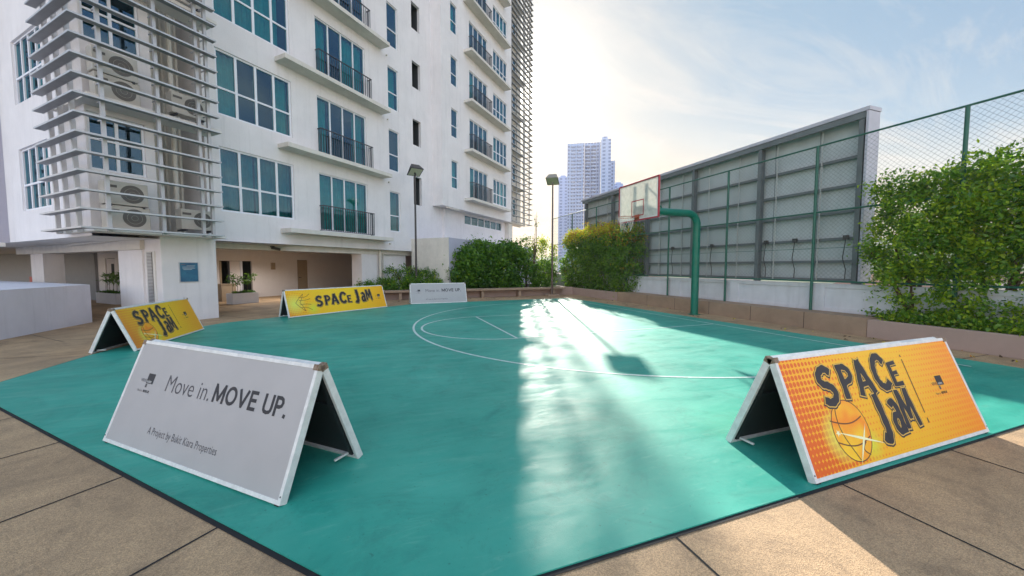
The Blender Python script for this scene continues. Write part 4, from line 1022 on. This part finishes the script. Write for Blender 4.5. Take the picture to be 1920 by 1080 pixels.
# ------------------------------------------------------------------ plants
def leaf_mesh(name, centers, spread, n, size, mats, weights, parent, top_mats=None, aspect=2.0):
    """many small leaf quads scattered round clump centres"""
    C = np.array(centers); idx = RNG.integers(0, len(C), n)
    P = C[idx] + RNG.normal(0, 1, (n, 3))*np.array(spread)
    d = RNG.normal(0, 1, (n, 3)); d /= np.linalg.norm(d, axis=1)[:, None]
    e = RNG.normal(0, 1, (n, 3)); e -= d*(e*d).sum(1)[:, None]; e /= np.linalg.norm(e, axis=1)[:, None]
    s = size*RNG.uniform(.4, 1.45, n)[:, None]; w = s/aspect
    V = np.stack([P-d*s*.5, P+e*w*.5-d*s*.05, P+d*s*.5, P-e*w*.5-d*s*.05], 1).reshape(-1, 3)
    me = bpy.data.meshes.new(name); me.vertices.add(4*n); me.loops.add(4*n); me.polygons.add(n)
    me.vertices.foreach_set('co', V.ravel()); me.loops.foreach_set('vertex_index', np.arange(4*n))
    me.polygons.foreach_set('loop_start', np.arange(0, 4*n, 4)); me.polygons.foreach_set('loop_total', np.full(n, 4))
    cl = RNG.random(len(C)); r = np.clip(.65*RNG.random(n)+.35*cl[idx], 0, .999); W_ = np.cumsum(weights)/sum(weights); mi = np.searchsorted(W_, r)
    if top_mats:                                   # (zmin, zmax, list of material indices) young growth on the upper shoots
        z0, z1, ids, pr = top_mats; f = np.clip((P[:, 2]-z0)/(z1-z0), 0, 1)*pr
        sel = RNG.random(n) < f; mi[sel] = np.array(ids)[RNG.integers(0, len(ids), sel.sum())]
    for m in mats: me.materials.append(m)
    me.polygons.foreach_set('material_index', mi.astype(np.int32)); me.update(); me.validate()
    o = bpy.data.objects.new(name, me); COL.objects.link(o)
    if parent is not None: o.parent = parent; o.matrix_parent_inverse = parent_inv(parent)
    return o
def blob(cx, cy, cz, rx, ry, rz, n, hollow=.45, flat=2.6):
    out_ = []
    while len(out_) < n:
        p = RNG.uniform(-1, 1, 3); q = (abs(p)**flat).sum()
        if q < 1 and (q > hollow or RNG.random() < .3): out_.append((cx+p[0]*rx, cy+p[1]*ry, cz+p[2]*rz))
    return out_
def stems(parent, base, tips, r0=.035, name='trunk'):
    b = MB(); bx, by, bz = base
    for (tx, ty, tz) in tips:
        k = 5; pts = [(bx+(tx-bx)*(i/k)**1.3+RNG.normal(0, .02), by+(ty-by)*(i/k)**1.3+RNG.normal(0, .02), bz+(tz-bz)*i/k) for i in range(k+1)]
        pts[0] = base; b.tube(pts, [r0*(1-.8*i/k) for i in range(k+1)], M_BARK, 6)
    return b.build(name, parent, smooth=True)
def shrub(name, label, cat, c, rad, n, size, mats, weights, spread=.09, clumps=260, group=None, top=None, tips=6, hollow=.4, r0=.03, flat=2.6, zlow=None):
    r = root(name, label, cat, (c[0], c[1], .3), 0, group)
    cs = blob(c[0], c[1], c[2], rad[0], rad[1], rad[2], clumps, hollow, flat)
    leaf_mesh('crown' if r0 > .03 else 'foliage', cs, (spread,)*3, n, size, mats, weights, r, top)
    t = [(c[0]+RNG.uniform(-.75, .75)*rad[0], c[1]+RNG.uniform(-.75, .75)*rad[1], c[2]+RNG.uniform(-.2, .75)*rad[2]) for _ in range(tips)]
    stems(r, (c[0], c[1], .3), t, r0, 'trunk' if r0 > .03 else 'stem')
    return r
MM = [F_DARK, F_MID, F_LIME, F_YEL, F_ORG]
# trimmed hedge trees on the right
G_ = 'trimmed hedge trees in the right planter'
for i, (y, zc_, rz, x, lab, ry) in enumerate(((4.55, 2.0, 1.42, 11.0, 'trimmed leafy hedge tree beside the end of the billboard', .85), (3.45, 2.15, 1.32, 11.1, 'trimmed leafy hedge tree in front of the green fence post, middle of the group', .85), (2.35, 2.2, 1.45, 11.05, 'trimmed leafy hedge tree at the right edge of the photo', .9),
                                        (1.1, 2.2, 1.45, 11.05, 'trimmed leafy hedge tree last in the row, nearest the camera', .9))):
    r = root('hedge_tree', lab, 'tree', (x, y, .3), 0, G_)
    cs = blob(x, y, zc_+.32, .6, ry, rz*.70, 170, .35, 2.8) + [(x+RNG.uniform(-.5, .4), y+RNG.uniform(-.8, .8), zc_+.2+rz*.8+RNG.uniform(-.1, .22)) for _ in range(22)] + blob(x-.1, y, 1.15, .42, ry*.8, .5, 36, .3)
    leaf_mesh('crown', cs, (.105, .105, .095), 21000, .080, MM, (.24, .36, .38, .01, .01), r)
    tips_ = [(x+RNG.uniform(-.4, .4), y+RNG.uniform(-.7, .7), zc_+RNG.uniform(-.3, 1.1)) for _ in range(7)]
    stems(r, (x, y, .3), tips_, .05)
lows = blob(10.75, 3.2, .48, .35, 2.1, .16, 120, 0)
r = root('groundcover_plant', 'low leafy plants along the foot of the right hedge', 'plant', (10.75, 3.2, .3)); leaf_mesh('foliage', lows, (.08, .12, .05), 7000, .07, MM, (.3, .4, .3, .02, .0), r, aspect=1.7)
# hedge with yellow and copper tops at the far right corner
G_ = 'copper-tipped hedge shrubs at the far corner'
labs = ['dense hedge shrub with copper leaves next to the billboard end', 'dense hedge shrub with yellow tops, second from the fence wall', 'dense hedge shrub with bright yellow tops behind the slim floodlight pole', 'loose yellow-topped shrub at the corner behind the bench end']
for i, (y, h) in enumerate(((14.5, 3.15), (16.0, 3.5), (17.6, 3.6), (19.2, 3.45))):
    top = (h-.75, h-.1, [3, 4, 2, 3] if i else [4, 4, 3, 2], 1.0 if i else .5)
    shrub('hedge_shrub', labs[i], 'shrub', (10.95, y, h/2+.25), (.62, .95, h/2-.02), 13000, .11, MM, (.44, .42, .08, .01, .05), .12, 200, G_, top, 5, .35, flat=4)
# rear bed: big dark shrubs, thin tree, low shrubs
G_ = 'shrubs in the rear planting bed'
for i, (x, y, zc_, rx, rz, lab) in enumerate(((4.15, 19.6, 1.45, .95, 1.15, 'dark glossy shrub against the lavender podium wall, closest to the building'), (5.35, 20.1, 1.6, 1.15, 1.35, 'tall dark glossy shrub in the middle of the rear bed'), (6.9, 20.0, 1.6, 1.15, 1.38, 'dark glossy shrub of the rear bed beside the thin bare tree'))):
    shrub('leafy_shrub', lab, 'shrub', (x, y, zc_), (rx, .95, rz), 9500, .17, [F_DARK, F_MID, F_LIME], (.5, .42, .08), .15, 150, G_, None, 5, .35, .03)
shrub('slender_tree', 'thin upright young tree with sparse leaves behind the bench', 'tree', (8.35, 20.6, 2.2), (.42, .42, 1.25), 2200, .10, MM, (.4, .35, .15, .1, 0), .13, 60, None, None, 5, .2, .045)
r = root('bare_sapling', 'bare forked sapling poking above the rear shrubs', 'tree', (8.55, 19.9, .3)); stems(r, (8.55, 19.9, .3), [(8.62, 19.9, 4.6), (8.72, 19.9, 4.75), (8.5, 20, 3.4)], .04)
leaf_mesh('crown', [(8.66, 19.9, 4.2), (8.7, 19.9, 4.0)], (.06, .06, .12), 60, .09, MM, (.7, .3, 0, 0, 0), r)
for i, (x, y, zc_, rx, rz, lab) in enumerate(((8.9, 19.6, 1.0, .75, .8, 'small dark shrub behind the end of the bench seat'), (9.6, 21.2, 1.9, .9, 1.5, 'sunlit yellow-green shrub behind the slim floodlight pole'))):
    shrub('leafy_shrub', lab, 'shrub', (x, y, zc_), (rx, .7, rz), 5000, .11, MM, (.45, .35, .1, .08 if i else .0, .02), .13, 90, G_, (2.2, 3.4, [3, 2], .8) if i else None, 4)
for i, (x, y, zc_, rx, rz, lab) in enumerate(((-.6, 18.95, .55, .5, .3, 'low green ground shrub beside the drain pipes, first of the bed'), (.35, 18.95, .62, .6, .36, 'low green ground shrub left of the dark floodlight pole'), (1.55, 18.9, .66, .65, .40, 'low green ground shrub around the dark floodlight pole'), (2.6, 18.85, .58, .5, .32, 'low green ground shrub in front of the podium corner'))):
    shrub('low_shrub', lab, 'shrub', (x, y, zc_), (rx, .42, rz), 3200, .085, MM, (.4, .42, .18, 0, 0), .09, 70, 'low shrubs by the podium', None, 4, .1)
shrub('bushy_shrub', 'olive shrub with clumped twigs rising over the low shrubs', 'shrub', (1.15, 19.35, 1.25), (.85, .4, .38), 2600, .08, MM, (.55, .25, .15, .05, 0), .11, 32, None, None, 9, .1)
shrub('bushy_shrub', 'small olive twig clump right of the dark floodlight pole', 'shrub', (2.35, 19.25, 1.15), (.55, .3, .26), 1000, .08, MM, (.55, .25, .15, .05, 0), .09, 14, None, None, 7, .1)
lv = [(RNG.uniform(9.3, 10.2), RNG.uniform(2, 17), .012) for _ in range(34)] + [(RNG.uniform(-1, 9), RNG.uniform(16.8, 17.8), .012) for _ in range(26)] + [(10.2+RNG.uniform(-.5, .1)**1, RNG.uniform(1.8, 5), .012) for _ in range(20)]
tag(leaf_mesh('fallen_leaves', lv, (.03, .03, .003), 110, .06, [M_BARK, F_YEL, F_ORG], (.5, .25, .25), None), kind='stuff')
# planter boxes under the building
def potted(c, size, rz_, label, nst, h):
    r = root('planter_box', label, 'planter', (c[0], c[1], 0), rz_, 'white planter boxes in the covered walkway')
    M = Matrix.Translation((c[0], c[1], 0)) @ Matrix.Rotation(rz_, 4, 'Z'); f = local(M); lx, ly, lz = size
    b = MB(f); trough(b, -lx/2, lx/2, -ly/2, ly/2, lz, M_POT, .05); b.box(-lx/2+.05, lx/2-.05, -ly/2+.05, ly/2-.05, 0.01, lz-.05, M_POT); b.build('box', r)
    b = MB(f); b.box(-lx/2+.051, lx/2-.051, -ly/2+.051, ly/2-.051, lz-.049, lz-.03, M_SOIL); b.build('soil', r)
    p = root('potted_plant', label.replace('white planter box', 'thin palm-like plants in the white planter box'), 'plant', (c[0], c[1], lz), rz_, 'potted plants in the covered walkway')
    b = MB(f); cs = []
    for i in range(nst):
        x = -lx*.38+lx*.76*i/max(1, nst-1); hh = h*(.75+.35*random.random()); b.tube([(x, 0, lz-.04), (x+.02, .02, lz+hh)], .008, M_BARK, 5); cs.append(tuple(M @ Vector((x+.02, .02, lz+hh)))); cs.append(tuple(M @ Vector((x-.04, .0, lz+hh*.7))))
    b.build('stem', p)
    leaf_mesh('foliage', cs, (.10, .10, .05), nst*70, .15, [F_DARK, F_MID], (.7, .3), p, aspect=5)
    lw_ = [tuple(M @ Vector((random.uniform(-.4, .4)*lx, random.uniform(-.3, .3)*ly, lz+.03))) for _ in range(14)]
    leaf_mesh('ground_leaves', lw_, (.05, .05, .03), 500, .08, [F_DARK, F_MID], (.7, .3), p)
potted(st(9.36, -17.22, 0), (1.04, .45, .45), R(45), 'white planter box in the walkway behind the long yellow board', 5, .75)
potted(st(8.1, -18.3, 0), (1.3, .5, .42), R(45), 'white planter box in the walkway half hidden by the pillar', 4, .25)
potted(st(7.0, -19.0+(-3.3), 0), (1.9, .5, .45), R(-45), 'white planter box outside the door beside the left columns', 5, .8)
t_ = root('wooden_crate', 'brown wooden crate beside the doorway in the walkway', 'crate', st(9.7, -18.9, 0))
b = MB(st); b.box(9.35, 9.95, -19.2, -18.8, 0, .75, M_DOOR); b.build('box', t_, bevel=.01); b = MB(st); b.box(9.32, 9.98, -19.23, -18.77, .75, .79, M_DOOR); b.build('lid', t_)

# ------------------------------------------------------------------ distance
def tower_mat(name, base, win, sx_, sz_):
    m = bpy.data.materials.new(name); m.use_nodes = True; t = m.node_tree; b = t.nodes['Principled BSDF']; b.inputs['Roughness'].default_value = .7
    tcx = t.nodes.new('ShaderNodeTexCoord'); s = t.nodes.new('ShaderNodeSeparateXYZ'); t.links.new(tcx.outputs['UV'], s.inputs[0])
    fx = math_(t, 'FRACT', math_(t, 'DIVIDE', s.outputs[0], sx_)); fz = math_(t, 'FRACT', math_(t, 'DIVIDE', s.outputs[1], sz_))
    wx = math_(t, 'MULTIPLY', math_(t, 'GREATER_THAN', fx, .28), math_(t, 'LESS_THAN', fx, .78)); wz = math_(t, 'MULTIPLY', math_(t, 'GREATER_THAN', fz, .25), math_(t, 'LESS_THAN', fz, .80))
    c = mix_(t, math_(t, 'MULTIPLY', wx, wz), base, win); t.links.new(c, b.inputs['Base Color']); return m
M_TW = tower_mat('haze-blue tower facade', (.24, .36, .62), (.04, .08, .24), 2.6, 3.1)  # blue of haze and skylight put into both tower wall colours
M_TW2 = tower_mat('haze-blue tower facade plain', (.28, .39, .64), (.08, .15, .36), 5.0, 3.1)
def block(b, cx, cy, ang, w, d, z0, z1, m):
    """box with UVs in metres along its sides"""
    M = Matrix.Translation((cx, cy, 0)) @ Matrix.Rotation(ang, 4, 'Z'); c = [(-w/2, -d/2), (w/2, -d/2), (w/2, d/2), (-w/2, d/2)]
    c = [(M @ Vector((x, y, 0))).xy for x, y in c]
    k = len(b.f)
    for i in range(4):
        p, q = c[i], c[(i+1) % 4]; b.poly([(p.x, p.y, z0), (q.x, q.y, z0), (q.x, q.y, z1), (p.x, p.y, z1)], m); b.uv.append([(0, 0), ((q-p).length, 0), ((q-p).length, z1-z0), (0, z1-z0)])
    b.poly([(p.x, p.y, z1) for p in c], m); b.uv.append([(0, 0)]*4)
def finish(b, name, parent):
    o = b.build(name, parent, fix=False); uv = o.data.uv_layers.new(name='UVMap'); li = 0
    for q in b.uv:
        for p in q: uv.data[li].uv = p; li += 1
    return o
def pol(az, dist): return (math.sin(R(az))*dist, math.cos(R(az))*dist)
D_ = 340
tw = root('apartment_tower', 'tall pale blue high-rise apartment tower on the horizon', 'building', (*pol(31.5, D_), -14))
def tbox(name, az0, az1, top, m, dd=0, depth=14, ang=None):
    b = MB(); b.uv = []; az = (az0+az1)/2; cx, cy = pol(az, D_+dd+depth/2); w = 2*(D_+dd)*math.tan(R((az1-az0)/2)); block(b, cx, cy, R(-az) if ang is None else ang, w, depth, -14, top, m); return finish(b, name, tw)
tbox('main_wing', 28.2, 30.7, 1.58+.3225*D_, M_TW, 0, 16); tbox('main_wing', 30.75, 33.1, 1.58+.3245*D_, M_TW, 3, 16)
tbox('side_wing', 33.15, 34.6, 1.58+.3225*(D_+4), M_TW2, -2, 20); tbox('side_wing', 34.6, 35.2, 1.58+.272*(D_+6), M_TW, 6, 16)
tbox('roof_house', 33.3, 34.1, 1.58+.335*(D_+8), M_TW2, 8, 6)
b = MB()
for az in (29.1, 30.0, 31.3, 32.2):
    x, y = pol(az, D_-1.5); M = Matrix.Translation((x, y, 0)) @ Matrix.Rotation(R(-az), 4, 'Z'); f = local(M)
    for k in range(39): b.box(-1.6, 1.6, -.6, 1.6 if az < 31 else 4.5, -8+k*3.05, -8+k*3.05+.9, M_TW2, f)
b.build('balcony', tw)
def farblock(az0, az1, top, dist, label, m):
    az = (az0+az1)/2; b = MB(); b.uv = []; cx, cy = pol(az, dist+8); w = 2*dist*math.tan(R((az1-az0)/2))
    t_ = root('apartment_tower', label, 'building', (cx, cy, -14)); block(b, cx, cy, R(-az), w, 14, -14, 1.58+top*dist, m); finish(b, 'facade', t_)
    b = MB(local(Matrix.Translation((cx, cy, 0)) @ Matrix.Rotation(R(-az), 4, 'Z'))); b.box(-w*.3, w*.3, -3, 3, 1.58+top*dist, 1.58+top*dist+2.5, m); b.build('roof', t_)
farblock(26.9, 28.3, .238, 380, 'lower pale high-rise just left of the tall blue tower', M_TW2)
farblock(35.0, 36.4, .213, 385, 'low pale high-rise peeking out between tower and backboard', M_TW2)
# distant houses and a wooded hill seen past the billboard edge
M_HOUSE = mat('distant house wall', (.55, .5, .46), .9); M_ROOFT = mat('distant roof', (.30, .16, .12), .9)
for i in range(16):
    az = 22+i*4.7+random.uniform(-1, 1); di = random.uniform(110, 240); x, y = pol(az, di); M = Matrix.Translation((x, y, 0)) @ Matrix.Rotation(random.uniform(0, 3), 4, 'Z'); f = local(M)
    t_ = root('distant_house', 'small distant building beyond the hedges and fence', 'building', (x, y, -14), 0, 'distant buildings beyond the fence')
    w_, d_, h_ = random.uniform(10, 22), random.uniform(9, 15), random.uniform(6, 13.5)
    b = MB(f); b.box(-w_/2, w_/2, -d_/2, d_/2, -14, -14+h_, M_HOUSE); b.build('wall', t_)
    b = MB(f); e = .8; z = -14+h_
    q = [(-w_/2-e, -d_/2-e, z), (w_/2+e, -d_/2-e, z), (w_/2+e, d_/2+e, z), (-w_/2-e, d_/2+e, z)]; a_, c_ = (-w_/2+3, 0, z+3), (w_/2-3, 0, z+3)
    b.poly([q[0], q[1], c_, a_], M_ROOFT); b.poly([q[1], q[2], c_], M_ROOFT); b.poly([q[2], q[3], a_, c_], M_ROOFT); b.poly([q[3], q[0], a_], M_ROOFT); b.build('roof', t_)
b = MB(); M_HILL = mat('wooded hill', (.05, .10, .05), .95, col2=(.09, .14, .07), vscale=.03)
NA, NR = 70, 8
def hz(az, k):
    a = R(az); e = math.sin(a*5)+.6*math.sin(a*11+1)+.4*math.sin(a*23+2)
    tops = 34+14*e if az > 52 else 14+5*e
    return -14 + (max(6, tops)+14)*math.sin(math.pi*.5*k/NR)
for i in range(46):
    for k in range(NR):
        a0, a1 = 14+i*1.7, 14+(i+1)*1.7; d0, d1 = 400+k*22, 400+(k+1)*22
        b.poly([(*pol(a0, d0), hz(a0, k)), (*pol(a1, d0), hz(a1, k)), (*pol(a1, d1), hz(a1, k+1)), (*pol(a0, d1), hz(a0, k+1))], M_HILL)
tag(b.build('hills', smooth=True, fix=False), kind='structure')

# ------------------------------------------------------------------ air
hb = MB(); hb.box(-525, 665, -205, 665, -15, 140, M_SOFFIT)
hz_ = hb.build('haze'); hz_.data.materials.clear()
mh = bpy.data.materials.new('haze air'); mh.use_nodes = True; t = mh.node_tree; t.nodes.clear()
o_ = t.nodes.new('ShaderNodeOutputMaterial'); pv = t.nodes.new('ShaderNodeVolumePrincipled')
pv.inputs['Color'].default_value = (1, .95, .88, 1); pv.inputs['Density'].default_value = .0005; pv.inputs['Anisotropy'].default_value = .2
t.links.new(pv.outputs[0], o_.inputs['Volume']); hz_.data.materials.append(mh); tag(hz_, kind='stuff')
